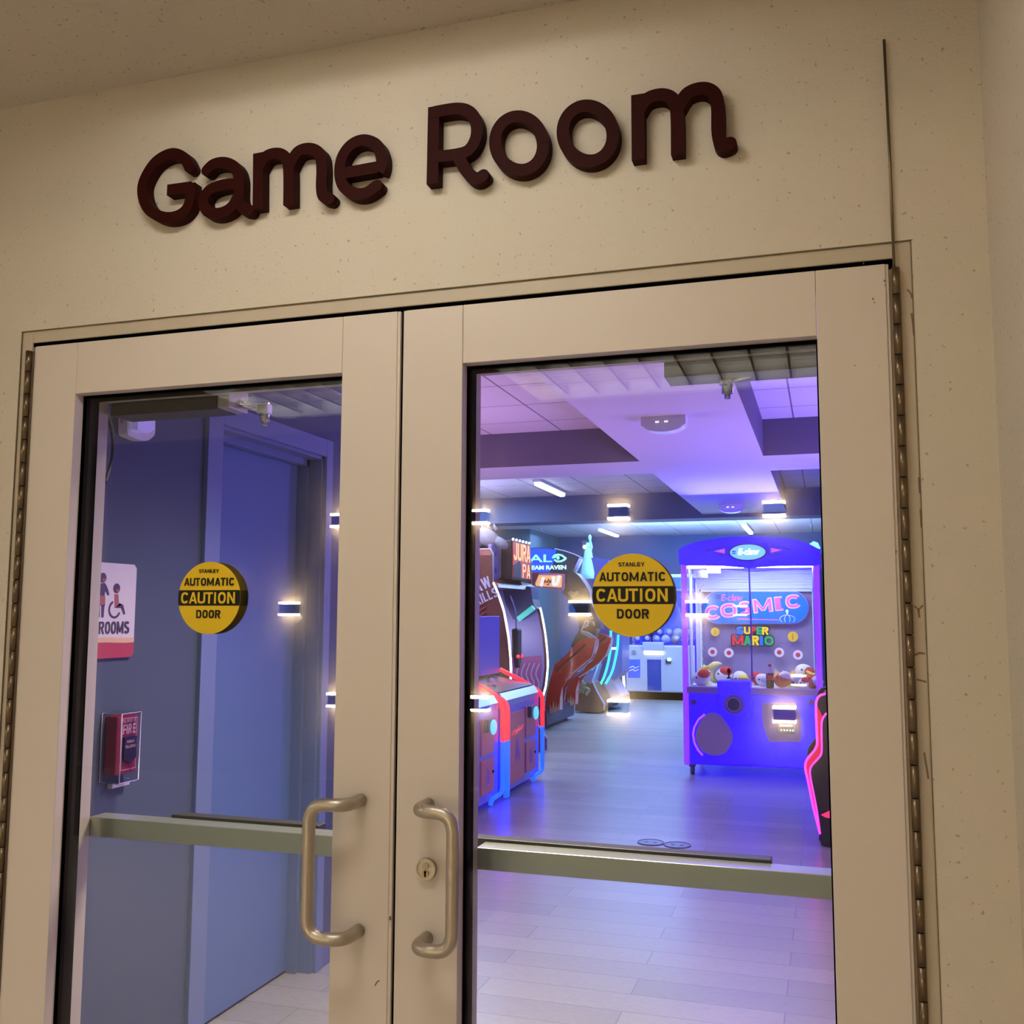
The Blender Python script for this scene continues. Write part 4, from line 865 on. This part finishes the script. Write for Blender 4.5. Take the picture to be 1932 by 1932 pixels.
# ================================================================== DINOSAUR HUNTING CABINET
t = thing('dinosaur_cabinet', 'brown sit-in arcade cabinet with white neon curves and an orange lit sign', 'arcade machine', (-2.9, 9.75, 0))
yn, yf = 8.95, 10.5
pf = [(-3.7, 0), (-2.27, 0), (-2.20, .03), (-2.20, .15), (-2.33, .33), (-2.70, .46), (-2.655, .62), (-2.63, .85), (-2.635, 1.02), (-2.66, 1.26), (-2.715, 1.55), (-2.785, 1.75), (-2.845, 1.88), (-2.85, 2.22), (-2.88, 2.27), (-3.7, 2.27)]
ARTB = M('dino_art_brown', (122, 66, 54), .35, var=.5, coat=.4)
for y in (yn, yf):
    shape = pf if y == yn else [(-3.7, 0), (-2.76, 0), (-2.72, .30)]+pf[5:]
    m = MB(); m.prism([Vector((x, y, z)) for x, z in shape], (0, .05, 0)); sp_ = m.build('side_panel', ARTB, t)
    if y == yf:
        m = MB(); m.prism([Vector((x-.03, y-.004, z)) for x, z in [(-3.6, .35), (-2.70, .47)]+pf[6:12]+[(-2.9, 1.84), (-3.6, 1.84)]], (0, .004, 0)); il = m.build('inner_liner', M('liner_lavender', (176, 168, 214), .35), sp_)
        LR = M('liner_rose', (196, 110, 160), .4); LP = M('liner_pale', (226, 210, 232), .4)
        m = MB(); m.prism([Vector((x, y-.007, z)) for x, z in ((-3.3, .42), (-2.75, .50), (-2.72, .62), (-2.69, .85), (-2.70, 1.0), (-3.3, .95))], (0, .003, 0)); m.build('liner_picture', LR, sp_)
        m = MB()
        for i in range(5): xx_ = -3.02+i*.065; m.tube(spline([Vector((xx_, y-.009, .50)), Vector((xx_+.03, y-.009, .64)), Vector((xx_-.01, y-.009, .76)), Vector((xx_+.04, y-.009, .90))], 4), .011, 6)
        m.build('liner_marks', LP, sp_)
    cv = [Vector((x+.004, y+.02, z)) for x, z in pf[5:13]]
    m = MB(); m.tube(spline(cv, 4), .016, 8); m.build('white_neon', EM('white_neon', (255, 255, 255), 3.2), sp_)
    m = MB(); m.tube([Vector((x+.004, y+.02, z)) for x, z in pf[12:15]]+[Vector((-3.6, y+.02, 2.275))], .008, 6); (m.tube([Vector((x+.004, y+.02, z)) for x, z in pf[1:6]], .010, 6) if y == yn else None); m.build('edge_trim', M('trim_white', (214, 214, 232), .4), sp_)
    if y == yn:
        c = aty(913, 1100, y); tl = Vector((1, 0, .42)); up = Vector((-.42, 0, 1))
        m = MB(); bold_text(m, 'RAW', c+Vector((-.05, -.001, -.03)), tl, up, .27, .13, .003, .2); bold_text(m, 'THRILLS', c+Vector((-.035, -.001, -.18)), tl, up, .42, .11, .003, .18)
        m.build('panel_lettering', M('pale_lettering', (214, 198, 214), .4), sp_)
        m = MB(); m.prism([Vector((x, y-.001, z)) for x, z in ((-3.6, 1.35), (-3.05, 1.50), (-2.86, 1.30), (-2.78, .9), (-2.86, .5), (-3.0, .35), (-3.6, .35))], (0, .001, 0)); m.build('dino_picture', M('dino_tan', (156, 100, 72), .45, var=.6), sp_)
        m = MB(); m.prism([Vector((x, y-.002, z)) for x, z in ((-2.98, 1.02), (-2.88, 1.06), (-2.76, .9), (-2.70, .55), (-2.72, .3), (-3.0, .3))], (0, .001, 0)); m.build('dark_figure', M('dino_shadow', (58, 34, 34), .5), sp_)
        m = MB()
        for k in range(3): m.tube(spline([Vector((-3.4, y, 1.62-.06*k)), Vector((-3.1, y, 1.58-.06*k)), Vector((-2.92, y, 1.66-.06*k))], 4), .012, 6)
        m.build('red_swoosh', M('swoosh_red', (150, 34, 40), .4), sp_)
m = MB(); m.box(-3.7, -3.62, yn+.05, yf, 0, 2.2); m.build('rear_panel', M('rear_lavender', (150, 136, 214), .4), t)
m = MB(); m.box(-3.6, -2.80, yn+.05, yf, .02, .30, .03); m.box(-3.6, -3.1, yn+.05, yf, .30, .42, .04); m.build('seat_base', M('seat_mauve', (150, 120, 178), .5), t)
m = MB(); m.box(-3.2, -3.17, yn+.35, yf-.15, .42, 1.12); sb = m.build('seat_back', M('seat_back_mauve', (172, 140, 196), .5), t)
m = MB()
for i in range(6): yy_ = yn+.5+i*.15; m.tube(spline([Vector((-3.165, yy_, .5)), Vector((-3.165, yy_+.05, .7)), Vector((-3.165, yy_-.03, .85)), Vector((-3.165, yy_+.06, 1.0))], 4), .014, 6)
m.build('claw_marks', M('claw_pale', (214, 196, 226), .5), sb)
m = MB(); m.ring_prism([(-3.168, a, b) for a, b in ((yn+.38, .45), (yf-.18, .45), (yf-.18, 1.09), (yn+.38, 1.09))], [(-3.168, a, b) for a, b in ((yn+.42, .49), (yf-.22, .49), (yf-.22, 1.05), (yn+.42, 1.05))], (.006, 0, 0)); m.build('red_frame', M('frame_rose', (190, 70, 110), .4), sb)
# overhead monitor hood
hp = [aty(880+x/8.4, 990+y/8.4, 10.15) for x, y in [(570, 1020), (600, 985), (820, 950), (1020, 985), (1045, 1180), (1080, 1300), (800, 1512), (740, 1500), (620, 1250)]]
m = MB(); m.prism(hp, (0, .3, 0)); hd = m.build('monitor_hood', M('hood_grey', (104, 110, 140), .35), t)
m = MB(); m.tube([aty(880+820/8.4, 990+1500/8.4, 10.12), aty(880+1065/8.4, 990+1310/8.4, 10.12)], .035, 8); m.build('teal_light', EM('teal_light', (96, 214, 196), .9), hd)
m = MB(); m.prism([Vector((-2.86, yn+.05, 1.93)), Vector((-2.80, yn+.05, 1.88)), Vector((-2.78, yn+.05, 1.83)), Vector((-3.3, yn+.05, 1.83)), Vector((-3.3, yn+.05, 1.93))], (0, yf-yn-.05, 0)); m.build('hood_crossbar', ARTB, t)
c = Vector((-2.80, 9.72, 1.05)); m = MB(); m.box(c.x-.03, c.x+.05, c.y-.09, c.y+.09, c.z-.05, c.z+.30, .02); m.prism([c+Vector((.05, -.08, -.05)), c+Vector((.05, .08, -.05)), c+Vector((.05, .02, -.17)), c+Vector((.05, -.02, -.17))], (-.06, 0, 0)); gn = m.build('light_gun', M('gun_dark', (62, 58, 66), .4), t)
m = MB(); [m.ball(c+Vector((.05, s*.075, -.03)), .022, u=10, v=8) for s in (-1, 1)]; m.build('gun_light', EM('gun_red', (255, 60, 70), 2.2), gn)
m = MB(); m.tube(spline([c+Vector((0, 0, .3)), c+Vector((.0, -.02, .5)), c+Vector((-.05, -.08, .7))], 4), .010, 6); m.build('gun_cable', M('cable_lilac', (190, 186, 226), .4), gn)
# marquee
my0, my1, mz0, mz1, mx = 9.34, 10.12, 1.93, 2.40, -2.735
m = MB(); m.box(-3.4, mx, my0, my1, mz0, mz1, .01); mq = m.build('sign_box', M('sign_brown', (70, 44, 46), .5), t)
m = MB(); m.box(mx, mx+.008, my0+.03, my1-.03, mz0+.03, mz1-.02); m.build('lit_sign', EM('sign_orange', (206, 78, 52), .5), mq)
m = MB(); bold_text(m, 'JURA', (mx+.009, (my0+my1)/2, mz1-.13), Y_, Z_, .68, .21, .004, .17); m.build('sign_lettering', EM('sign_letter', (255, 196, 120), 1.2), mq)
m = MB(); bold_text(m, 'PA', (mx+.009, my1-.21, mz0+.12), Y_, Z_, .32, .17, .004, .17); m.build('sign_lettering', EM('sign_letter', (255, 196, 120), 1.2), mq)
m = MB(); m.prism([Vector((mx+.009, a, b)) for a, b in ((my0+.03, mz0+.03), (my0+.34, mz0+.03), (my0+.34, mz0+.2), (my0+.28, mz0+.24), (my0+.2, mz0+.21), (my0+.03, mz0+.17))], (.004, 0, 0)); m.build('dino_silhouette', M('sign_dark', (78, 52, 66), .5), mq)
m = MB()
for i in range(6): m.ball((mx, my0+.05+i*.135, mz1+.012), .016, u=8, v=6)
m.build('sign_bulbs', EM('bulb_white', (255, 246, 236), 3), mq)
m = MB(); m.box(-2.92, -2.875, yn+.06, my0-.05, 1.93, 2.33, .01); spk = m.build('speaker_plate', M('speaker_lilac', (140, 124, 196), .4), t)
m = MB(); [m.cyl((-2.875, 9.15, z), (-2.868, 9.15, z), .035, 16) for z in (2.03, 2.23)]; m.build('speaker_cone', M('cone_violet', (92, 78, 130), .5), spk)
MB().box(-2.89, -2.86, my0-.06, my0-.02, 1.95, 2.36, .006).build('rock_trim', M('rock_grey', (130, 124, 138), .8, var=.4), t)
m = MB(); R45 = Matrix.Rotation(.5, 3, 'Y'); h0 = Vector((-2.98, 9.15, 2.42))
m.ball(h0, .17, .11, .10, rot=R45); m.ball(h0+Vector((.15, 0, -.06)), .13, .07, .06, rot=R45); m.ball(h0+Vector((-.14, .02, -.02)), .12, .10, .12)
for k in range(4): m.cyl(h0+Vector((-.12+.08*k, 0, .08)), h0+Vector((-.16+.08*k, 0, .16)), .03, 8, .004)
m.ball(h0+Vector((-.35, 0, -.12)), .16, .14, .10); m.build('dinosaur_head', M('dino_grey', (128, 124, 132), .7, var=.4), t)

# ================================================================== BLACK ARCH CABINET WITH RED LEGS
def Z7(x, y, Y): return aty(980+x/8.05, 1180+y/8.05, Y)
def Z6(x, y, Y): return aty(990+x/9.2, 1010+y/9.2, Y)
lamp('cabinet_led', (-3.3, 9.65, 1.2), .5, (.86, .82, 1.0), 9, aim=(.2, .5, -.6))
t = thing('arch_cabinet', 'black arched arcade cabinet with lit blue title sign and red flame-painted legs', 'arcade machine', (-3.0, 11.9, 0))
REDP = M('glossy_red', (216, 46, 48), .2, coat=.7, var=.15)
legs = (([(372, 1372), (400, 1100), (470, 800), (530, 600), (700, 450), (920, 250), (960, 190), (1080, 190), (1160, 215), (1150, 330), (1080, 530), (960, 620), (850, 720), (700, 850), (625, 950), (600, 1292), (460, 1366)], 11.15, 'near'),
        ([(672, 1272), (700, 1000), (740, 870), (830, 800), (960, 700), (1090, 560), (1160, 330), (1170, 180), (1230, 130), (1330, 160), (1390, 200), (1372, 290), (1300, 480), (1180, 600), (960, 760), (880, 830), (852, 1000), (840, 1205), (720, 1258)], 12.25, 'far'))
for P, Y, nm in legs:
    m = MB(); m.prism([Z7(*q, Y) for q in P], (0, .22, 0)); bmesh.ops.bevel(m.bm, geom=[e for e in m.bm.edges if abs((e.verts[0].co-e.verts[1].co).y) < .01], offset=.02, segments=2, affect='EDGES')
    lg = m.build('red_leg', REDP, t)
    fl = [(450, 1345), (470, 1190), (492, 1290), (515, 1140), (535, 1270), (560, 1170), (572, 1270), (596, 1180), (598, 1288), (460, 1362)] if nm == 'near' else [(722, 1250), (740, 1090), (758, 1190), (780, 1050), (798, 1170), (818, 1090), (838, 1200)]
    m = MB(); m.prism([Z7(*q, Y-.004) for q in fl], (0, .004, 0)); m.build('flame_paint', M('flame_cream', (226, 200, 150), .4), lg)
    gr = [(560, 700), (700, 560), (850, 430), (1000, 290)] if nm == 'near' else [(1190, 280), (1250, 230), (1310, 180)]
    m = MB(); m.tube(spline([Z7(*q, Y-.004) for q in gr], 4), .012, 6); m.build('leg_groove', M('groove_dark', (84, 26, 30), .5), lg)
    wt = [(700, 840), (850, 690), (1010, 560), (1100, 480), (1140, 330), (1165, 225)] if nm == 'near' else [(900, 790), (1040, 700), (1200, 580), (1310, 450), (1375, 280)]
    m = MB(); m.tube(spline([Z7(*q, Y-.004) for q in wt], 4), .008, 6); m.build('leg_trim', M('trim_pale', (206, 190, 204), .4), lg)
m = MB(); m.box(-4.2, -2.77, 11.0, 12.5, .05, .26, .02); m.box(-4.1, -2.85, 11.1, 12.4, 0, .05); m.build('plinth', M('plinth_indigo', (58, 52, 92), .4), t)
m = MB(); m.box(-4.2, -3.15, 11.3, 12.3, .26, .62, .04); m.build('seat_box', M('seat_brown', (70, 30, 30), .5), t)
HB = M('arch_black', (44, 42, 50), .35, coat=.3)
ar = [(690, 655), (890, 655), (960, 720), (1060, 860), (1130, 990), (1160, 1150), (1190, 1250), (1290, 1480), (1330, 1620), (1250, 1620), (1220, 1720), (1180, 1850), (1060, 1750), (985, 1680), (950, 1700), (900, 1740), (945, 1640), (940, 1520), (920, 1420), (870, 1290), (800, 1160), (720, 1060), (660, 1010)]
m = MB(); m.prism([Z6(*q, 12.0) for q in ar], (0, .25, 0)); hp_ = m.build('arch_panel', HB, t)
m = MB(); m.tube([Z6(*q, 12.0)-Y_*.004 for q in ar[1:7]], .008, 6); m.build('arch_trim', M('trim_silver', (170, 172, 206), .3), hp_)
m = MB()
for seq in ([(985, 1660), (1010, 1600), (1070, 1480)], [(1010, 1600), (1060, 1590), (1110, 1510), (1080, 1480)], [(1060, 1590), (1110, 1560)], [(1130, 1400), (1170, 1385)], [(1140, 1450), (1190, 1430)], [(1190, 1500), (1210, 1570)], [(985, 1660), (1100, 1690), (1250, 1790)]):
    m.tube([Z6(*q, 12.0)-Y_*.004 for q in seq], .014, 6)
m.build('arch_scribble', M('scribble_pale', (190, 188, 186), .5), hp_)
m = MB(); m.prism([Z6(*q, 12.0)-Y_*.003 for q in [(740, 1000), (800, 960), (850, 985), (930, 960), (940, 1000), (890, 1060), (820, 1085)]], (0, .003, 0)); m.build('arch_emblem', M('emblem_olive', (112, 108, 84), .5), hp_)
sh = [(900, 1740), (985, 1680), (1060, 1760), (1180, 1850), (1150, 1930), (830, 1960), (840, 1850)]
m = MB(); m.prism([Z6(*q, 11.6) for q in [(880, 1745), (960, 1690), (1160, 1800), (1100, 1860), (960, 1850), (870, 1960), (800, 1930)]], (0, .3, 0)); m.build('arch_elbow', M('elbow_grey', (58, 62, 66), .5), t)
mqp = [(-260, 640), (-260, 330), (-150, 270), (0, 232), (160, 214), (320, 214), (520, 232), (700, 275), (860, 330), (995, 392), (985, 420), (860, 640)]
YM = 12.55
m = MB(); m.prism([Z6(*q, YM) for q in mqp], (0, .14, 0)); mk = m.build('title_sign', M('title_navy', (42, 46, 66), .4), t)
m = MB(); m.prism([Z6(*q, YM)-Y_*.004 for q in [(-150, 640), (-150, 285), (0, 244), (160, 226), (380, 226), (545, 250), (520, 420), (430, 640)]], (0, .004, 0)); m.build('blue_glow_panel', EM('title_blue', (44, 84, 214), .75), mk)
m = MB(); m.tube([Z6(*q, YM)-Y_*.006 for q in mqp[6:10]], .010, 6); m.build('sign_trim', M('trim_silver', (0, 0, 0)), mk)
m = MB(); m.tube([Z6(980, 405, YM)-Y_*.01, Z6(905, 560, YM)-Y_*.01], .030, 8); m.build('sign_arm', EM('arm_lilac', (150, 150, 255), .7), mk)
m = MB(); m.tube([Z6(905, 560, YM)-Y_*.01, Z6(850, 650, YM)-Y_*.01], .024, 8); m.build('sign_bracket', M('bracket_grey', (120, 116, 122), .4), mk)
AQ = EM('title_aqua', (150, 255, 240), 1.2); ks = (Z6(100, 400, YM)-Z6(0, 400, YM)).length/100
def zt(x, y): return Z6(x, y, YM)-Y_*.005
m = MB(); put_text(m, 'HAL', zt(300-130, 402), X_, Z_, 600*ks, 125*ks, .01, .01)
ey = [(485, 395), (520, 350), (580, 335), (650, 350), (690, 385), (720, 398)]; ey2 = [(520, 425), (560, 455), (620, 455), (680, 430), (720, 398)]
m.tube([zt(*q) for q in ey], .016, 6); m.tube([zt(*q) for q in ey2], .016, 6); m.tube([zt(515, 385), zt(560, 375), zt(600, 372)], .010, 6); m.ball(zt(580, 398), .022)
m.build('title_lettering', AQ, mk)
m = MB(); put_text(m, 'FIRETEAM RAVEN', zt(715-430, 560), X_, Z_, 860*ks, 70*ks, .008, .035); m.build('title_lettering', EM('title_pale', (206, 250, 250), 1.2), mk)
YO = 11.95
m = MB(); m.prism([Z6(*q, YO) for q in [(170, 830), (250, 660), (330, 650), (690, 670), (690, 900), (660, 950), (180, 900)]], (0, .12, 0)); og = m.build('orange_sign', M('sign_rim_pink', (200, 120, 150), .4), t)
m = MB(); m.prism([Z6(*q, YO)-Y_*.004 for q in [(185, 840), (245, 690), (650, 700), (640, 905), (200, 880)]], (0, .004, 0)); m.build('lit_face', EM('orange_face', (246, 180, 110), .8), og)
m = MB()
for seq in ([(330, 735), (300, 850), (280, 880)], [(500, 720), (495, 840), (530, 870), (570, 830), (605, 700)]): m.tube(spline([Z6(*q, YO)-Y_*.012 for q in seq], 4), .022, 8)
m.build('white_script', M('script_white', (250, 244, 248), .4, emit=.8), og)
m = MB()
for seq in ([(345, 830), (360, 770), (380, 820)], [(395, 820), (420, 760), (445, 790), (420, 830)], [(455, 830), (470, 770), (485, 830)], [(390, 860), (420, 850)]): m.tube([Z6(*q, YO)-Y_*.012 for q in seq], .010, 6)
m.build('red_script', M('script_red', (190, 70, 50), .4), og)
m = MB(); m.prism([Z6(*q, YM)-Y_*.002 for q in [(60, 650), (860, 645), (700, 700), (240, 640), (150, 820), (60, 900)]], (0, .10, 0)); m.build('red_header', M('header_red', (146, 52, 48), .4), t)
m = MB(); m.box(-4.3, -4.2, 11.0, 12.5, .26, 2.3); m.build('rear_screen', M('screen_haze', (92, 116, 168), .3, emit=.25, ecol=(110, 140, 200)), t)

# ================================================================== CYAN NEON CABINET AND TOPPER
t = thing('neon_cabinet', 'blue arcade cabinet with cyan neon curves, brown rock base and draped statue', 'arcade machine', (-2.9, 13.9, 0))
YC_ = 13.35
m = MB(); m.prism([Z7(*q, YC_) for q in [(845, 1295), (860, 960), (900, 830), (1000, 870), (1110, 880), (1180, 1000), (1290, 1195), (1284, 1290), (1190, 1328)]], (0, 1.1, 0)); rb = m.build('rock_base', M('rock_brown', (104, 74, 56), .7, var=.6), t)
m = MB(); m.tube([Z7(*q, YC_)-Y_*.006 for q in [(1195, 620), (1110, 840), (1180, 1000), (1290, 1190), (1286, 1285)]], .012, 6); m.build('base_trim', M('trim_pale_blue', (190, 206, 244), .3), rb)
m = MB()
for seq in ([(880, 980), (930, 820), (960, 940), (900, 1010)], [(930, 900), (990, 960), (960, 1030)], [(1000, 950), (1060, 980), (1010, 1050)], [(900, 920), (1010, 890)]): m.tube(spline([Z7(*q, YC_)-Y_*.004 for q in seq], 4), .03, 6)
m.build('skull_art', M('skull_olive', (126, 132, 100), .6), rb)
m = MB(); m.prism([Z7(*q, 13.5) for q in [(870, 860), (1000, 740), (1180, 600), (1110, 850), (1180, 1000), (1000, 880)]], (0, .9, 0)); m.build('lower_panel', M('panel_periwinkle', (118, 128, 184), .4), t)
m = MB(); m.prism([Z7(*q, 13.9) for q in [(1010, -1040), (1340, -1000), (1420, 100), (1400, 330), (1300, 650), (1200, 950), (1110, 880), (1190, 620), (1150, 0), (1050, -600)]], (0, .8, 0)); m.build('cabinet_body', M('cabinet_indigo', (40, 52, 120), .35), t)
m = MB(); m.prism([Z7(*q, 14.0) for q in [(1385, 60), (1560, 60), (1560, 700), (1480, 800), (1400, 800), (1310, 900), (1300, 700), (1390, 350)]], (0, .6, 0)); m.build('front_console', M('console_blue', (76, 96, 180), .35), t)
m = MB(); m.prism([Z7(*q, 14.0) for q in [(1110, 850), (1210, 920), (1390, 800), (1560, 1080), (1290, 1190), (1180, 1000)]], (0, .6, 0)); m.build('foot_deck', M('deck_pale', (160, 166, 206), .4), t)
CY = EM('cyan_neon', (40, 244, 255), 1.9)
for seq in ([(1385, 80), (1392, 230), (1385, 360), (1340, 600), (1285, 780), (1222, 912)], [(1500, 145), (1490, 320), (1455, 520), (1400, 720), (1310, 882)]):
    m = MB(); m.tube(spline([Z7(*q, 13.85) for q in seq], 5), .018, 8); m.build('cyan_neon', CY, t)
m = MB(); m.tube([Z7(1390, 350, 13.85), Z7(1480, 350, 13.85)], .020, 8); m.build('neon_bridge', EM('pale_cyan', (200, 250, 255), 1.6), t)
# statue
sx = aty(1109, 1080, 13.95); m = MB()
def px2(px, py): return aty(px, py, 13.95)
b0 = px2(1110, 1092); hgt_ = px2(1109, 1012).z-b0.z
lathe(m, b0, [(.115, 0), (.125, hgt_*.12), (.10, hgt_*.35), (.072, hgt_*.55), (.060, hgt_*.66), (.045, hgt_*.72)], 14)
for v in m.bm.verts: a = math.atan2(v.co.y-b0.y, v.co.x-b0.x); k = 1+.16*math.sin(a*7); v.co.x = b0.x+(v.co.x-b0.x)*k; v.co.y = b0.y+(v.co.y-b0.y)*k
m.ball(b0+Z_*hgt_*.78, .045, .045, .055); m.tube([b0+Vector((.03, 0, hgt_*.64)), b0+Vector((.06, 0, hgt_*.74)), b0+Vector((.03, 0, hgt_*.92))], .018, 8); m.ball(b0+Vector((.03, 0, hgt_*.97)), .028, .028, .05)
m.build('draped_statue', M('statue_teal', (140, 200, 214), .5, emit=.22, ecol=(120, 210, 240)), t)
m = MB(); m.tube([aty(1103, 1092, 14.05), aty(1103, 1020, 14.05)], .035, 8); m.build('topper_post', M('post_dark', (34, 38, 56), .5), t)
m = MB(); m.ball(aty(1103, 1032, 13.9), .032); m.ball(aty(1107, 1082, 13.85), .02); m.build('topper_lamp', EM('topper_white', (230, 255, 255), 2.5), t)

# ================================================================== WHITE PRIZE CABINET AT THE BACK
WY = 16.1
def W(px, py, d=0.): return aty(px, py, WY+d)
wx0, wx1 = W(1180, 1250).x, W(1180, 1250).x+1.62
t = thing('prize_cabinet', 'white prize crane cabinet with blue lit window at the back wall behind the round sticker', 'claw machine', ((wx0+wx1)/2, WY+.5, 0))
zl = W(1200, 1217).z; ztop = W(1278, 1083).z; z0 = W(1230, 1306).z
WH = M('cabinet_white', (196, 202, 216), .35)
m = MB(); m.box(wx0, wx1, WY, WY+.95, z0, zl, .03, 3); m.build('lower_cabinet', WH, t)
m = MB(); m.box(wx0+.06, wx1-.06, WY+.08, WY+.9, 0, z0); m.build('toe_kick', BLACK, t)
m = MB(); m.box(wx0, wx1, WY+.02, WY+.95, ztop-.30, ztop, .02); m.build('top_canopy', WH, t)
m = MB(); m.box(wx0+.06, wx1-.06, WY+.008, WY+.02, ztop-.27, ztop-.06); m.build('blue_header', EM('header_blue_glow', (20, 90, 240), .8), t)
for x in (wx0, wx1-.06): m = MB(); m.box(x, x+.06, WY+.02, WY+.10, zl, ztop-.30); m.build('corner_post', WH, t)
m = MB(); m.box(wx0+.03, wx1-.03, WY+.90, WY+.95, zl, ztop-.30); m.build('blue_back', EM('window_blue', (36, 96, 255), .75), t)
m = MB(); m.box(wx0+.06, wx1-.06, WY+.03, WY+.036, zl, ztop-.30); m.build('window_pane', glass_mat('case_glass'), t)
m = MB(); m.box(wx0+.06, wx1-.06, WY+.04, WY+.9, zl-.02, zl+.02); m.build('prize_floor', M('floor_blue', (30, 70, 230), .5), t)
m = MB(); a, b = W(1216, 1231), W(1251, 1231); m.tube([Vector((a.x, WY-.03, a.z)), Vector((b.x, WY-.03, a.z))], .035, 10); m.build('light_bar', EM('bar_white', (255, 255, 255), 4), t)
m = MB(); a, b = W(1214, 1211), W(1253, 1228); m.box(a.x, b.x, WY-.10, WY+.02, b.z, a.z, .01); cbw = m.build('control_panel', WH, t)
m = MB(); q = W(1231, 1211); m.cyl((q.x, WY-.05, q.z), (q.x, WY-.05, q.z+.10), .014, 8); m.ball((q.x, WY-.05, q.z+.12), .03); m.build('joystick', BLACK, cbw)
m = MB(); a, b = W(1185, 1244), W(1208, 1279); m.box(a.x, b.x, WY-.006, WY, b.z, a.z); ps = m.build('blue_poster', M('poster_blue', (60, 110, 240), .4), t)
m = MB()
for i, zz in enumerate((.42, .58)):
    c0 = W(1187, 1244+35*zz); m.tube(spline([Vector((c0.x+j*.036, WY-.008, c0.z+.014*((j*7+i*3) % 3-1))) for j in range(6)], 3), .010, 6)
m.build('poster_scrawl', M('scrawl_white', (236, 240, 250), .5), ps)
m = MB(); a, b = W(1221, 1244), W(1248, 1303); m.box(a.x, b.x, WY-.008, WY, b.z, a.z, .004); m.build('prize_door', M('door_blue', (26, 74, 170), .3), t)
m = MB(); a, b = W(1256, 1243), W(1266, 1252); m.box(a.x, b.x, WY-.03, WY, b.z, a.z, .008); cs = m.build('coin_slot', M('slot_dark', (60, 70, 84), .4), t)
m = MB(); m.ball(((a.x+b.x)/2+.02, WY-.035, (a.z+b.z)/2+.03), .04, .02, .03); m.build('slot_light', EM('slot_aqua', (190, 250, 244), 2.2), cs)
m = MB(); c = W(1196, 1231); m.cyl((c.x, WY, c.z), (c.x, WY-.006, c.z), .045, 20); m.build('speaker', M('speaker_grey', (140, 146, 170), .5), t)
m = MB(); m.tube([aty(1173.5, 1195, 15.6), aty(1174.5, 1250, 15.6), aty(1178, 1302, 15.6)], .022, 8); m.build('white_neon', EM('white_neon', (255, 255, 255), 3.2), t)
pc = [(70, 90, 236), (214, 220, 236), (30, 60, 210), (190, 170, 150), (120, 150, 250)]
wh = ['first', 'second', 'third', 'fourth', 'fifth', 'sixth', 'seventh', 'eighth']
for r in range(2):
    for i in range(8):
        x = wx0+.17+i*.178; y = WY+.22+.33*r; rr_ = .082+.01*((i*3+r) % 3); z = zl+.02+(.0 if r == 0 else .10)
        p = thing('prize_ball', '%s prize ball from the left in the %s row inside the white back cabinet' % (wh[i], ('front', 'rear')[r]), 'toy', (x, y, z), 'prize balls in the back cabinet')
        cc = pc[(i*2+r*3) % 5]
        MB().ball((x, y, z+rr_), rr_, u=12, v=8).build('ball', M('prize_%d_%d_%d' % cc, cc, .6), p)
        MB().ball((x+.02, y-rr_*.5, z+rr_*1.2), rr_*.6, u=10, v=6).build('patch', M('prize_face', (226, 226, 236), .6), p)
# glowing topper of a far machine right of the claw machine
t = thing('far_topper', 'pale cyan glowing machine topper just right of the claw machine canopy', 'arcade machine', (aty(1540, 1035, 13).x, 13, 0))
c = aty(1537, 1030, 13); m = MB(); m.box(c.x-.05, c.x+.5, 13.05, 13.6, 0, c.z-.1, .03); m.build('cabinet', M('far_dark', (40, 44, 66), .5), t)
m = MB(); m.prism([aty(*q, 12.98) for q in ((1526, 1027), (1535, 1021), (1543, 1024), (1548, 1034), (1540, 1037))], (0, .1, 0)); m.build('topper', EM('topper_cyan', (150, 240, 250), 1.2), t)
